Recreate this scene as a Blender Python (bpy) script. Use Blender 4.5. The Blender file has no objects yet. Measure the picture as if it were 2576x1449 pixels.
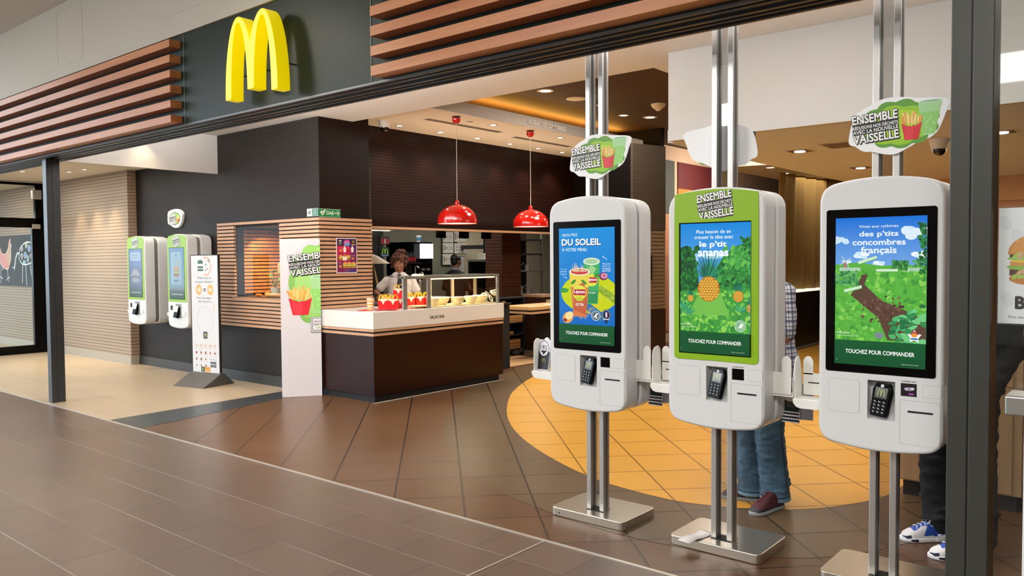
import bpy, bmesh, math, random
from mathutils import Vector, Matrix, Euler
from mathutils.geometry import tessellate_polygon
PI=math.pi
random.seed(7)
SC=bpy.context.scene
COL=SC.collection
# ------------------------------------------------------------ camera
YAW,PITCH,ROLL,FOC,CAMH=math.radians(39.69708676),math.radians(2.0819254),math.radians(0.41519868),2014.84,1.55
_f=Vector((-math.sin(YAW)*math.cos(PITCH),math.cos(YAW)*math.cos(PITCH),-math.sin(PITCH)))
_r=Vector((math.cos(YAW),math.sin(YAW),0)); _d=_f.cross(_r)
_r2=_r*math.cos(ROLL)+_d*math.sin(ROLL); _d2=-_r*math.sin(ROLL)+_d*math.cos(ROLL)
cam=bpy.data.cameras.new('camera'); cam.sensor_width=36; cam.lens=FOC/2576*36; cam.clip_start=.05; cam.clip_end=200
camo=bpy.data.objects.new('camera',cam); COL.objects.link(camo); SC.camera=camo
M=Matrix((( _r2.x,-_d2.x,-_f.x,0),( _r2.y,-_d2.y,-_f.y,0),( _r2.z,-_d2.z,-_f.z,CAMH),(0,0,0,1)))
camo.matrix_world=M
# ------------------------------------------------------------ colour
def lin(h):
    if isinstance(h,str):
        h=h.lstrip('#'); c=[int(h[i:i+2],16)/255 for i in (0,2,4)]
    else: c=[x/255 for x in h]
    return tuple((x/12.92 if x<=.04045 else ((x+.055)/1.055)**2.4) for x in c)+(1.0,)
def nm(name):
    m=bpy.data.materials.new(name); m.use_nodes=True; nt=m.node_tree; nt.nodes.clear()
    out=nt.nodes.new('ShaderNodeOutputMaterial'); return m,nt,out
def N(nt,t,**k):
    n=nt.nodes.new(t)
    for a,b in k.items(): setattr(n,a,b)
    return n
def coords(nt,kind='Object',rot=(0,0,0),loc=(0,0,0),scale=(1,1,1)):
    tc=N(nt,'ShaderNodeTexCoord'); mp=N(nt,'ShaderNodeMapping')
    mp.inputs['Rotation'].default_value=rot; mp.inputs['Location'].default_value=loc; mp.inputs['Scale'].default_value=scale
    nt.links.new(tc.outputs[kind],mp.inputs['Vector']); return mp.outputs['Vector']
def bsdf(nt,out,col,rough=.5,metal=0,spec=.5,coat=0):
    b=N(nt,'ShaderNodeBsdfPrincipled'); b.inputs['Base Color'].default_value=lin(col) if not isinstance(col,tuple) or len(col)<4 else col
    b.inputs['Roughness'].default_value=rough; b.inputs['Metallic'].default_value=metal
    b.inputs['Specular IOR Level'].default_value=spec; b.inputs['Coat Weight'].default_value=coat; b.inputs['Coat Roughness'].default_value=.08
    nt.links.new(b.outputs[0],out.inputs[0]); return b
def mixc(nt,fac,a,b,mode='MIX'):
    m=N(nt,'ShaderNodeMix',data_type='RGBA',blend_type=mode)
    for i,v in ((6,a),(7,b)):
        if isinstance(v,(tuple,list)): m.inputs[i].default_value=v
        else: nt.links.new(v,m.inputs[i])
    if isinstance(fac,(int,float)): m.inputs[0].default_value=fac
    else: nt.links.new(fac,m.inputs[0])
    return m.outputs[2]
def math_(nt,op,a,b=None,c=None):
    m=N(nt,'ShaderNodeMath',operation=op)
    for i,v in enumerate((a,b,c)):
        if v is None: continue
        if isinstance(v,(int,float)): m.inputs[i].default_value=v
        else: nt.links.new(v,m.inputs[i])
    return m.outputs[0]
def noise(nt,vec,scale,detail=4,rough=.5):
    n=N(nt,'ShaderNodeTexNoise'); n.inputs['Scale'].default_value=scale; n.inputs['Detail'].default_value=detail; n.inputs['Roughness'].default_value=rough
    nt.links.new(vec,n.inputs['Vector']); return n.outputs['Fac']
def ramp(nt,fac,stops):
    r=N(nt,'ShaderNodeValToRGB'); e=r.color_ramp.elements
    while len(e)<len(stops): e.new(.5)
    for i,(p,c) in enumerate(stops): e[i].position=p; e[i].color=c if isinstance(c,tuple) and len(c)==4 else lin(c)
    nt.links.new(fac,r.inputs[0]); return r.outputs[0]
def bump(nt,b,h,strength=.3,dist=.01):
    n=N(nt,'ShaderNodeBump'); n.inputs['Strength'].default_value=strength; n.inputs['Distance'].default_value=dist
    nt.links.new(h,n.inputs['Height']); nt.links.new(n.outputs[0],b.inputs['Normal'])
_mc={}
def plain(col,rough=.5,metal=0,spec=.5,coat=0,var=.06,vs=8):
    k=('p',str(col),rough,metal,spec,coat,var,vs)
    if k in _mc: return _mc[k]
    m,nt,out=nm('surface'); b=bsdf(nt,out,col,rough,metal,spec,coat)
    c=lin(col)
    if var:
        f=noise(nt,coords(nt),vs,3)
        nt.links.new(mixc(nt,f,tuple(x*(1-var) for x in c[:3])+(1,),tuple(min(1,x*(1+var)) for x in c[:3])+(1,)),b.inputs['Base Color'])
    _mc[k]=m; return m
def wood(c1,c2,rough=.45,axis=0,scale=1.0,spec=.4,ringy=18,mid=None):
    k=('w',str(c1),str(c2),rough,axis,scale,spec,ringy)
    if k in _mc: return _mc[k]
    m,nt,out=nm('wood_grain'); b=bsdf(nt,out,c1,rough,0,spec)
    s=[ringy*scale]*3; s[axis]=1.2*scale
    v=coords(nt,scale=tuple(s)); f=noise(nt,v,1.0,6,.6)
    s2=[60*scale]*3; s2[axis]=3*scale
    f2=noise(nt,coords(nt,scale=tuple(s2)),1.0,3,.6)
    c=ramp(nt,f,[(.3,lin(c1)),(.7,lin(c2))])
    c=mixc(nt,math_(nt,'MULTIPLY',f2,.35),c,tuple(x*.6 for x in lin(c1)[:3])+(1,))
    nt.links.new(c,b.inputs['Base Color']); bump(nt,b,f2,.08,.003)
    _mc[k]=m; return m
def grooved(c1,c2,cg,pitch,gap,rough=.5,grain_axis=0,spec=.4,strength=.6):
    """panel with horizontal grooves every pitch metres in world height"""
    m,nt,out=nm('grooved_panel'); b=bsdf(nt,out,c1,rough,0,spec)
    tc=N(nt,'ShaderNodeTexCoord'); sx=N(nt,'ShaderNodeSeparateXYZ'); nt.links.new(tc.outputs['Object'],sx.inputs[0])
    fr=math_(nt,'FRACT',math_(nt,'DIVIDE',sx.outputs['Z'],pitch))
    g=math_(nt,'LESS_THAN',fr,gap/pitch)
    row=math_(nt,'FLOOR',math_(nt,'DIVIDE',sx.outputs['Z'],pitch))
    wn=N(nt,'ShaderNodeTexWhiteNoise',noise_dimensions='1D'); nt.links.new(row,wn.inputs['W'])
    s=[30]*3; s[grain_axis]=1.5
    f=noise(nt,coords(nt,scale=tuple(s)),1,4,.6)
    fac=math_(nt,'ADD',math_(nt,'MULTIPLY',f,.6),math_(nt,'MULTIPLY',wn.outputs['Value'],.4))
    c=mixc(nt,fac,lin(c1),lin(c2)); c=mixc(nt,g,c,lin(cg)); nt.links.new(c,b.inputs['Base Color'])
    bump(nt,b,math_(nt,'SUBTRACT',1.0,g),strength,.006); return m
def tiles(cols,cg,w,h,mort,rot=0,loc=(0,0),offset=0,rough=.35,rvar=.1,grain=0,spec=.5,bs=.15,joint=None):
    m,nt,out=nm('floor_tile'); b=bsdf(nt,out,cols[0],rough,0,spec)
    v=coords(nt,rot=(0,0,rot),loc=(loc[0],loc[1],0))
    br=N(nt,'ShaderNodeTexBrick'); br.offset=offset; br.offset_frequency=2; br.squash=1
    br.inputs['Scale'].default_value=1; br.inputs['Brick Width'].default_value=w; br.inputs['Row Height'].default_value=h
    br.inputs['Mortar Size'].default_value=mort; br.inputs['Mortar Smooth'].default_value=.1; br.inputs['Bias'].default_value=0
    br.inputs['Color1'].default_value=lin(cols[0]); br.inputs['Color2'].default_value=lin(cols[1]); br.inputs['Mortar'].default_value=lin(cg)
    nt.links.new(v,br.inputs['Vector'])
    f=noise(nt,v,1.2 if not grain else 3.0,2,.5)
    gs=(5,60,5) if grain else (3,3,3)
    gv=coords(nt,rot=(0,0,rot),scale=gs); f2=noise(nt,gv,1,5 if grain else 1,.6)
    c=mixc(nt,math_(nt,'MULTIPLY',f2,.75 if grain else .12),br.outputs['Color'],tuple(x*.62 for x in lin(cols[0])[:3])+(1,))
    c=mixc(nt,math_(nt,'MULTIPLY',f,.22 if grain else .10),c,tuple(min(1,x*1.35) for x in lin(cols[1])[:3])+(1,))
    if joint:
        sx=N(nt,'ShaderNodeSeparateXYZ'); nt.links.new(v,sx.inputs[0]); fy=math_(nt,'FRACT',math_(nt,'ADD',math_(nt,'DIVIDE',sx.outputs['Y'],h),joint[1]/h*.5))
        ln=math_(nt,'LESS_THAN',fy,joint[1]/h); nn=noise(nt,coords(nt,scale=(.5,4,1)),1,2); ln=math_(nt,'MULTIPLY',ln,ramp(nt,nn,[(.42,(.1,.1,.1,1)),(.6,(1,1,1,1))]))
        c=mixc(nt,ln,c,lin(joint[0]))
    nt.links.new(c,b.inputs['Base Color'])
    b.inputs['Roughness'].default_value=rough+.03
    hgt=math_(nt,'ADD',math_(nt,'MULTIPLY',math_(nt,'SUBTRACT',1.0,br.outputs['Fac']),1.0),math_(nt,'MULTIPLY',f2,.30 if grain else .0))
    bump(nt,b,hgt,bs,.004); return m
def emit(col,st):
    k=('e',str(col),st)
    if k in _mc: return _mc[k]
    m,nt,out=nm('lamp_glow'); e=N(nt,'ShaderNodeEmission'); e.inputs[0].default_value=lin(col); e.inputs[1].default_value=st
    nt.links.new(e.outputs[0],out.inputs[0]); _mc[k]=m; return m
def glass(tint=(.97,.99,.98,1),refl=1.0,rough=.02,dens=0.0,dcol=(.5,.5,.5,1)):
    k=('g',tint,refl,rough,dens)
    if k in _mc: return _mc[k]
    m,nt,out=nm('clear_pane'); t=N(nt,'ShaderNodeBsdfTransparent'); t.inputs[0].default_value=tint
    g=N(nt,'ShaderNodeBsdfGlossy'); g.inputs['Roughness'].default_value=rough
    fr=N(nt,'ShaderNodeLayerWeight'); fr.inputs[0].default_value=.5; ff=math_(nt,'ADD',math_(nt,'MULTIPLY',math_(nt,'POWER',fr.outputs['Facing'],4.5),.85),.045)
    mx=N(nt,'ShaderNodeMixShader'); nt.links.new(math_(nt,'MULTIPLY',ff,refl),mx.inputs[0]); nt.links.new(t.outputs[0],mx.inputs[1]); nt.links.new(g.outputs[0],mx.inputs[2])
    last=mx.outputs[0]
    if dens:
        d=N(nt,'ShaderNodeBsdfDiffuse'); d.inputs[0].default_value=dcol; m2=N(nt,'ShaderNodeMixShader'); m2.inputs[0].default_value=dens
        nt.links.new(last,m2.inputs[1]); nt.links.new(d.outputs[0],m2.inputs[2]); last=m2.outputs[0]
    nt.links.new(last,out.inputs[0]); _mc[k]=m; return m
def attr_mat(kind):
    if kind in _mc: return _mc[kind]
    m,nt,out=nm(kind); a=N(nt,'ShaderNodeVertexColor',layer_name='Col')
    b=bsdf(nt,out,'#ffffff',.4 if kind=='printed_art' else .12,0,.5 if kind!='lit_screen' else .22)
    if kind=='printed_art': nt.links.new(a.outputs['Color'],b.inputs['Base Color'])
    else:
        b.inputs['Base Color'].default_value=(.01,.01,.01,1); nt.links.new(a.outputs['Color'],b.inputs['Emission Color']); b.inputs['Emission Strength'].default_value=1.0 if kind=='lit_screen' else .6
    _mc[kind]=m; return m
# ------------------------------------------------------------ objects
def link(o,parent=None):
    COL.objects.link(o)
    if parent is not None: o.parent=parent
    return o
def tag(o,label=None,cat=None,group=None,kind=None):
    if label: o['label']=label
    if cat: o['category']=cat
    if group: o['group']=group
    if kind: o['kind']=kind
    return o
def thing(name,label,cat,loc=(0,0,0),rz=0,group=None):
    o=bpy.data.objects.new(name,None); o.empty_display_size=.1; COL.objects.link(o); o.location=loc; o.rotation_euler=(0,0,rz)
    return tag(o,label,cat,group)
def obj(name,bm,mats,parent=None,smooth=False,loc=None,rot=None):
    me=bpy.data.meshes.new(name)
    bmesh.ops.recalc_face_normals(bm,faces=bm.faces[:])
    bm.to_mesh(me); bm.free()
    if not isinstance(mats,(list,tuple)): mats=[mats]
    for m in mats: me.materials.append(m)
    if smooth:
        for p in me.polygons: p.use_smooth=True
        if smooth!='all': me.set_sharp_from_angle(angle=math.radians(50))
    o=bpy.data.objects.new(name,me); link(o,parent)
    if smooth:
        w=o.modifiers.new('wn','WEIGHTED_NORMAL'); w.keep_sharp=True; w.weight=80
    if loc: o.location=loc
    if rot: o.rotation_euler=rot
    return o
def struct(name,bm,mat,smooth=False,**k):
    o=obj(name,bm,mat,None,smooth); o['kind']='structure'; return o
def B(): return bmesh.new()
def box(bm,x0,x1,y0,y1,z0,z1,bev=0,mi=0,seg=2,M=None):
    t=bmesh.new(); bmesh.ops.create_cube(t,size=1)
    for v in t.verts: v.co=Vector(((x0+x1)/2+v.co.x*(x1-x0),(y0+y1)/2+v.co.y*(y1-y0),(z0+z1)/2+v.co.z*(z1-z0)))
    if bev>0: bmesh.ops.bevel(t,geom=t.edges[:],offset=min(bev,.49*min(abs(x1-x0),abs(y1-y0),abs(z1-z0))),segments=seg,affect='EDGES',profile=.5)
    merge(bm,t,mi,M); return bm
def merge(bm,t,mi=0,M=None):
    if M is not None: bmesh.ops.transform(t,matrix=M,verts=t.verts)
    vm={}
    for v in t.verts: vm[v]=bm.verts.new(v.co)
    for f in t.faces:
        try: g=bm.faces.new([vm[v] for v in f.verts]); g.material_index=mi if mi is not None else f.material_index; g.smooth=f.smooth
        except ValueError: pass
    t.free()
def prism(bm,poly,a0,a1,axis='y',bev=0,mi=0,seg=2,M=None,front_only=False):
    """poly = 2D outline; axis is the extrusion direction. y: (x,z); z: (x,y); x: (y,z)"""
    t=bmesh.new()
    def P(p,a): return {'y':(p[0],a,p[1]),'z':(p[0],p[1],a),'x':(a,p[0],p[1])}[axis]
    A=[t.verts.new(P(p,a0)) for p in poly]; Bv=[t.verts.new(P(p,a1)) for p in poly]
    fa=t.faces.new(A); fb=t.faces.new(Bv[::-1]); n=len(poly)
    for i in range(n): t.faces.new((A[i],Bv[i],Bv[(i+1)%n],A[(i+1)%n]))
    bmesh.ops.recalc_face_normals(t,faces=t.faces[:])
    if bev>0:
        ed=set(fa.edges)|(set() if front_only else set(fb.edges))
        bmesh.ops.bevel(t,geom=list(ed),offset=bev,segments=seg,affect='EDGES',profile=.5)
    merge(bm,t,mi,M); return bm
def cyl(bm,c,r,h,axis='z',n=24,r2=None,mi=0,cap=True,M=None):
    t=bmesh.new(); bmesh.ops.create_cone(t,cap_ends=cap,segments=n,radius1=r,radius2=r if r2 is None else r2,depth=h)
    bmesh.ops.translate(t,vec=(0,0,h/2),verts=t.verts)
    if axis=='x': bmesh.ops.rotate(t,matrix=Matrix.Rotation(PI/2,3,'Y'),verts=t.verts)
    if axis=='y': bmesh.ops.rotate(t,matrix=Matrix.Rotation(-PI/2,3,'X'),verts=t.verts)
    bmesh.ops.translate(t,vec=c,verts=t.verts); merge(bm,t,mi,M); return bm
def lathe(bm,prof,c=(0,0,0),n=32,mi=0,M=None):
    t=bmesh.new(); rings=[]
    for r,z in prof:
        if r<1e-5: rings.append([t.verts.new((0,0,z))])
        else: rings.append([t.verts.new((r*math.cos(2*PI*i/n),r*math.sin(2*PI*i/n),z)) for i in range(n)])
    for a,b in zip(rings,rings[1:]):
        for i in range(n):
            j=(i+1)%n; q=[a[i%len(a)],a[j%len(a)],b[j%len(b)],b[i%len(b)]]
            q2=[]
            for v in q:
                if v not in q2: q2.append(v)
            if len(q2)>2:
                try: t.faces.new(q2)
                except ValueError: pass
    bmesh.ops.translate(t,vec=c,verts=t.verts); merge(bm,t,mi,M); return bm
def sphere(bm,c,r,n=16,mi=0,scale=(1,1,1),M=None,sub=None):
    t=bmesh.new()
    if sub is not None: bmesh.ops.create_icosphere(t,subdivisions=sub,radius=1)
    else: bmesh.ops.create_uvsphere(t,u_segments=n,v_segments=max(6,n*2//3),radius=1)
    for v in t.verts: v.co=Vector((v.co.x*r*scale[0],v.co.y*r*scale[1],v.co.z*r*scale[2]))
    if M is not None: bmesh.ops.transform(t,matrix=M,verts=t.verts)
    bmesh.ops.translate(t,vec=c,verts=t.verts); merge(bm,t,mi); return bm
def tube(bm,pts,r,n=8,mi=0,cap=True,M=None,closed=False,flat=None):
    t=bmesh.new(); pts=[Vector(p) for p in pts]; rings=[]; L=len(pts); rr=r if isinstance(r,(list,tuple)) else [r]*L
    up=None
    for i,p in enumerate(pts):
        d=(pts[(i+1)%L] if (i<L-1 or closed) else p)-(pts[i-1] if (i>0 or closed) else p)
        d.normalize()
        if up is None: up=Vector((0,0,1)) if abs(d.z)<.9 else Vector((1,0,0))
        s=d.cross(up)
        if s.length<1e-6: s=d.cross(Vector((0,1,0)))
        s.normalize(); u=s.cross(d).normalized(); up=u
        fl=flat or (1,1)
        rings.append([t.verts.new(p+s*(rr[i]*fl[0]*math.cos(2*PI*k/n))+u*(rr[i]*fl[1]*math.sin(2*PI*k/n))) for k in range(n)])
    for a in range(L if closed else L-1):
        A=rings[a]; C=rings[(a+1)%L]
        for k in range(n): t.faces.new((A[k],A[(k+1)%n],C[(k+1)%n],C[k]))
    if cap and not closed:
        t.faces.new(rings[0]); t.faces.new(rings[-1][::-1])
    merge(bm,t,mi,M); return bm
def rrect(x0,x1,z0,z1,r,n=5):
    P=[]
    for cx,cz,a in ((x1-r,z1-r,0),(x0+r,z1-r,90),(x0+r,z0+r,180),(x1-r,z0+r,270)):
        for i in range(n+1):
            t=math.radians(a+90*i/n); P.append((cx+r*math.cos(t),cz+r*math.sin(t)))
    return P
def spline(P,n=8,closed=True):
    out=[];L=len(P)
    for i in range(L if closed else L-1):
        p0,p1,p2,p3=[Vector(P[(i+k)%L] if closed else P[max(0,min(L-1,i+k))]) for k in (-1,0,1,2)]
        for j in range(n):
            t=j/n; out.append(tuple(.5*((2*p1)+(p2-p0)*t+(2*p0-5*p1+4*p2-p3)*t*t+(-p0+3*p1-3*p2+p3)*t**3)))
    if not closed: out.append(tuple(P[-1]))
    return out
def evalmesh(o,name):
    dg=bpy.context.evaluated_depsgraph_get(); dg.update(); return bpy.data.meshes.new_from_object(o.evaluated_get(dg))
def boolean_cut(bm,cutters):
    """cut each cutter bmesh out of bm; returns a new bmesh"""
    me=bpy.data.meshes.new('t'); bmesh.ops.recalc_face_normals(bm,faces=bm.faces[:]); bm.to_mesh(me); bm.free(); o=bpy.data.objects.new('t',me); COL.objects.link(o); tmp=[]
    for c in cutters:
        m2=bpy.data.meshes.new('c'); bmesh.ops.recalc_face_normals(c,faces=c.faces[:]); c.to_mesh(m2); c.free(); o2=bpy.data.objects.new('c',m2); COL.objects.link(o2); tmp.append(o2)
        md=o.modifiers.new('b','BOOLEAN'); md.operation='DIFFERENCE'; md.object=o2; md.solver='EXACT'
    bpy.context.view_layer.update(); r=evalmesh(o,'r'); b=bmesh.new(); b.from_mesh(r)
    for q in tmp+[o]: bpy.data.objects.remove(q,do_unlink=True)
    bpy.data.meshes.remove(r); return b
def cone_seg(bm,p0,r0,p1,r1,n=14,flat=False):
    p0=Vector(p0);p1=Vector(p1); d=p1-p0; L=d.length
    if not flat: sphere(bm,p0,r0,n); sphere(bm,p1,r1,n)
    if L<1e-5: return
    t=bmesh.new(); bmesh.ops.create_cone(t,cap_ends=True,segments=n,radius1=r0,radius2=r1,depth=L)
    q=Vector((0,0,1)).rotation_difference(d.normalized()); bmesh.ops.transform(t,matrix=Matrix.Translation((p0+p1)/2)@q.to_matrix().to_4x4(),verts=t.verts); merge(bm,t)
def chain(bm,pts,n=14):
    for (a,ra),(b,rb) in zip(pts,pts[1:]): cone_seg(bm,a,ra,b,rb,n)
def loft(bm,secs,n=24,M=None):
    """secs: (centre, rx, ry) stacked roughly upward, elliptical sections"""
    t=bmesh.new(); R=[]
    for c,rx,ry in secs: R.append([t.verts.new((c[0]+rx*math.cos(2*PI*k/n),c[1]+ry*math.sin(2*PI*k/n),c[2])) for k in range(n)])
    for A,C in zip(R,R[1:]):
        for k in range(n): t.faces.new((A[k],A[(k+1)%n],C[(k+1)%n],C[k]))
    t.faces.new(R[0][::-1]); t.faces.new(R[-1]); merge(bm,t,0,M)
def fuse(name,bm,mat,parent,voxel=.009,smooth=3,noise_amp=0,noise_scale=.06):
    me=bpy.data.meshes.new('t'); bmesh.ops.recalc_face_normals(bm,faces=bm.faces[:]); bm.to_mesh(me); bm.free(); o=bpy.data.objects.new('t',me); COL.objects.link(o)
    r=o.modifiers.new('r','REMESH'); r.mode='VOXEL'; r.voxel_size=voxel
    s=o.modifiers.new('s','SMOOTH'); s.iterations=smooth; s.factor=.5
    bpy.context.view_layer.update(); m2=evalmesh(o,name); bpy.data.objects.remove(o,do_unlink=True)
    if noise_amp:
        from mathutils import noise as nz
        nn=[v.normal.copy() for v in m2.vertices]
        for v,n_ in zip(m2.vertices,nn):
            q=Vector((v.co.x,v.co.y,v.co.z*1.8))/noise_scale
            v.co+=n_*noise_amp*(nz.noise(q)+.5*abs(nz.noise(q*2.1)))
    m2.name=name; m2.materials.clear(); m2.materials.append(mat)
    for p in m2.polygons: p.use_smooth=True; p.material_index=0
    o=bpy.data.objects.new(name,m2); return link(o,parent)
def copy_tree(o,parent=None):
    c=o.copy(); COL.objects.link(c)
    if parent is not None: c.parent=parent
    for ch in list(o.children): copy_tree(ch,c)
    return c
# ------------------------------------------------------------ flat printed / lit artwork made of coloured shapes
_gl={}
def glyphs(s,bold=0.0,spacing=1.0):
    k=(s,bold,spacing)
    if k in _gl: return _gl[k]
    cu=bpy.data.curves.new('t','FONT'); cu.body=s; cu.size=1; cu.offset=bold; cu.space_character=spacing; cu.fill_mode='BOTH'; cu.resolution_u=3
    o=bpy.data.objects.new('t',cu); COL.objects.link(o); bpy.context.view_layer.update()
    dg=bpy.context.evaluated_depsgraph_get(); me=bpy.data.meshes.new_from_object(o.evaluated_get(dg))
    vs=[(v.co.x,v.co.y) for v in me.vertices]; tr=[]
    me.calc_loop_triangles()
    for t in me.loop_triangles: tr.append(tuple(t.vertices))
    bpy.data.objects.remove(o,do_unlink=True); bpy.data.meshes.remove(me)
    xs=[v[0] for v in vs]; ys=[v[1] for v in vs]
    _gl[k]=(vs,tr,(min(xs),max(xs),min(ys),max(ys))); return _gl[k]
def clip_poly(P,x0,x1,y0,y1):
    for ax,lim,sg in ((0,x0,1),(0,x1,-1),(1,y0,1),(1,y1,-1)):
        out=[]
        for i in range(len(P)):
            a=P[i];b=P[(i+1)%len(P)]; da=(a[ax]-lim)*sg; db=(b[ax]-lim)*sg
            if da>=0: out.append(a)
            if (da>=0)!=(db>=0):
                t=da/(da-db); out.append((a[0]+(b[0]-a[0])*t,a[1]+(b[1]-a[1])*t))
        P=out
        if len(P)<3: return []
    return P
class Art:
    """canvas x in [0,w], y in [0,h]; shapes stack outward layer by layer (30 microns each)"""
    def __init__(s,w,h,bg=None,D=3e-5):
        s.w=w;s.h=h;s.D=D;s.l=0;s.V=[];s.F=[];s.C=[]
        if bg: s.poly([(0,0),(w,0),(w,h),(0,h)],bg)
    def _tri(s,P,c,l):
        P=clip_poly(P,0,s.w,0,s.h)
        if len(P)<3: return
        i=len(s.V); s.V+=[(p[0],-l*s.D,p[1]) for p in P]; s.F.append(tuple(range(i,i+len(P)))); s.C.append(c)
    def poly(s,P,col,up=1):
        s.l+=up; c=lin(col)
        if len(P)<=4 or up<0: s._tri(list(P),c,s.l); return
        vv=[Vector((p[0],p[1],0)) for p in P]
        for t in tessellate_polygon([vv]): s._tri([tuple(P[i])[:2] for i in t],c,s.l)
    def rect(s,x0,x1,y0,y1,col,up=1): s.poly([(x0,y0),(x1,y0),(x1,y1),(x0,y1)],col,up)
    def grad(s,x0,x1,y0,y1,c0,c1,n=12):
        s.l+=1; a=lin(c0);b=lin(c1); n*=4
        for i in range(n):
            t=(i+.5)/n; s._tri([(x0,y0+(y1-y0)*i/n),(x1,y0+(y1-y0)*i/n),(x1,y0+(y1-y0)*(i+1)/n),(x0,y0+(y1-y0)*(i+1)/n)],tuple(a[k]+(b[k]-a[k])*t for k in range(3))+(1,),s.l)
    def rr(s,x0,x1,y0,y1,r,col): s.poly(rrect(x0,x1,y0,y1,r,4),col)
    def ell(s,cx,cy,rx,ry,col,n=22,rot=0,up=1):
        c,d=math.cos(rot),math.sin(rot)
        s.poly([(cx+rx*math.cos(2*PI*i/n)*c-ry*math.sin(2*PI*i/n)*d,cy+rx*math.cos(2*PI*i/n)*d+ry*math.sin(2*PI*i/n)*c) for i in range(n)],col,up)
    def ring(s,cx,cy,rx,ry,t,col,n=28):
        s.l+=1;c=lin(col)
        for i in range(n):
            a=2*PI*i/n;b=2*PI*(i+1)/n
            s._tri([(cx+rx*math.cos(a),cy+ry*math.sin(a)),(cx+rx*math.cos(b),cy+ry*math.sin(b)),(cx+(rx-t)*math.cos(b),cy+(ry-t)*math.sin(b)),(cx+(rx-t)*math.cos(a),cy+(ry-t)*math.sin(a))],c,s.l)
    def line(s,pts,t,col):
        s.l+=1;c=lin(col)
        for a,b in zip(pts,pts[1:]):
            dx,dy=b[0]-a[0],b[1]-a[1];L=math.hypot(dx,dy) or 1;nx,ny=-dy/L*t/2,dx/L*t/2;ex,ey=dx/L*t/4,dy/L*t/4
            s._tri([(a[0]+nx-ex,a[1]+ny-ey),(a[0]-nx-ex,a[1]-ny-ey),(b[0]-nx+ex,b[1]-ny+ey),(b[0]+nx+ex,b[1]+ny+ey)],c,s.l)
    def text(s,t,x0,x1,y0,y1,col,bold=.0,rot=0,piv=None,shear=0,spacing=1.0,dx=0,dy=0):
        """fit the string's ink into the box x0..x1, y0..y1 (cap height box)"""
        eb=0.0; vs,tr,(a,b,c,d)=glyphs(t,eb,spacing); s.l+=1; cc=lin(col)
        sx=(x1-x0)/(b-a); sy=(y1-y0)/(d-c); piv=piv or ((x0+x1)/2,(y0+y1)/2); cr,sr=math.cos(rot),math.sin(rot)
        ex=bold*.75; sh=[(0,0)] if ex<.006 else [(0,0)]+[(ex*math.cos(k*PI/4),ex*math.sin(k*PI/4)) for k in range(8)]
        for ox,oy in sh:
            W=[]
            for v in vs:
                x=x0+(v[0]+ox-a)*sx; y=y0+(v[1]+oy-c)*sy; x+=shear*(y-y0)
                X=x-piv[0];Y=y-piv[1]; W.append((piv[0]+X*cr-Y*sr+dx,piv[1]+X*sr+Y*cr+dy))
            for q in tr: s._tri([W[i] for i in q],cc,s.l)
            s.l+=.05
    def arches(s,cx,cy,w,h,col):
        s.poly([(cx+x*w,cy+y*h) for x,y in ARCH],col)
    def build(s,name,parent=None,kind='printed_art',loc=None,rot=None):
        me=bpy.data.meshes.new(name); me.from_pydata(s.V,[],s.F); at=me.color_attributes.new('Col','FLOAT_COLOR','CORNER')
        k=0
        for p in me.polygons:
            for li in p.loop_indices: at.data[li].color=s.C[p.index]
        me.materials.append(attr_mat(kind)); o=bpy.data.objects.new(name,me); link(o,parent)
        if loc: o.location=loc
        if rot: o.rotation_euler=rot
        return o
def bez(a,b,c,d,n=8):
    out=[]
    for i in range(n):
        t=i/n; u=1-t; out.append(tuple(u**3*a[k]+3*u*u*t*b[k]+3*u*t*t*c[k]+t**3*d[k] for k in (0,1)))
    return out
def arch_outline(n=14):
    """double arch letter outline, normalised: width 1 (x -.5..), height 1 (y -.5..)"""
    W=.333;H=.586; z0=2.745; P=[]
    def half(side):
        cx=.155*side; o=[]
        for i in range(n+1):   # outer from bottom outer to top
            t=PI/2*i/n; o.append((cx+side*.178*math.cos(t),.586*math.sin(t)))
        e=math.asin(.388/.586)
        for i in range(1,n+1):
            t=PI/2+(PI/2-e)*i/n; o.append((cx+side*.206*math.cos(t),.586*math.sin(t)))
        return o
    def inner(side):
        cx=.155*side;o=[]
        for i in range(n+1):
            t=PI/2*i/n; o.append((cx+side*.101*math.cos(t),.543*math.sin(t)))
        for i in range(1,n+1):
            t=PI/2*(1-i/n); o.append((cx-side*.113*math.cos(t),.045+.498*math.sin(t)))
        return o
    L=half(-1); R=half(1)[::-1]
    P=L[:-1]+[(0,.388)]+R[1:]+inner(1)+inner(-1)[::-1]
    return [(x/.666,y/.586-.5) for x,y in P]
ARCH=arch_outline()
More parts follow.
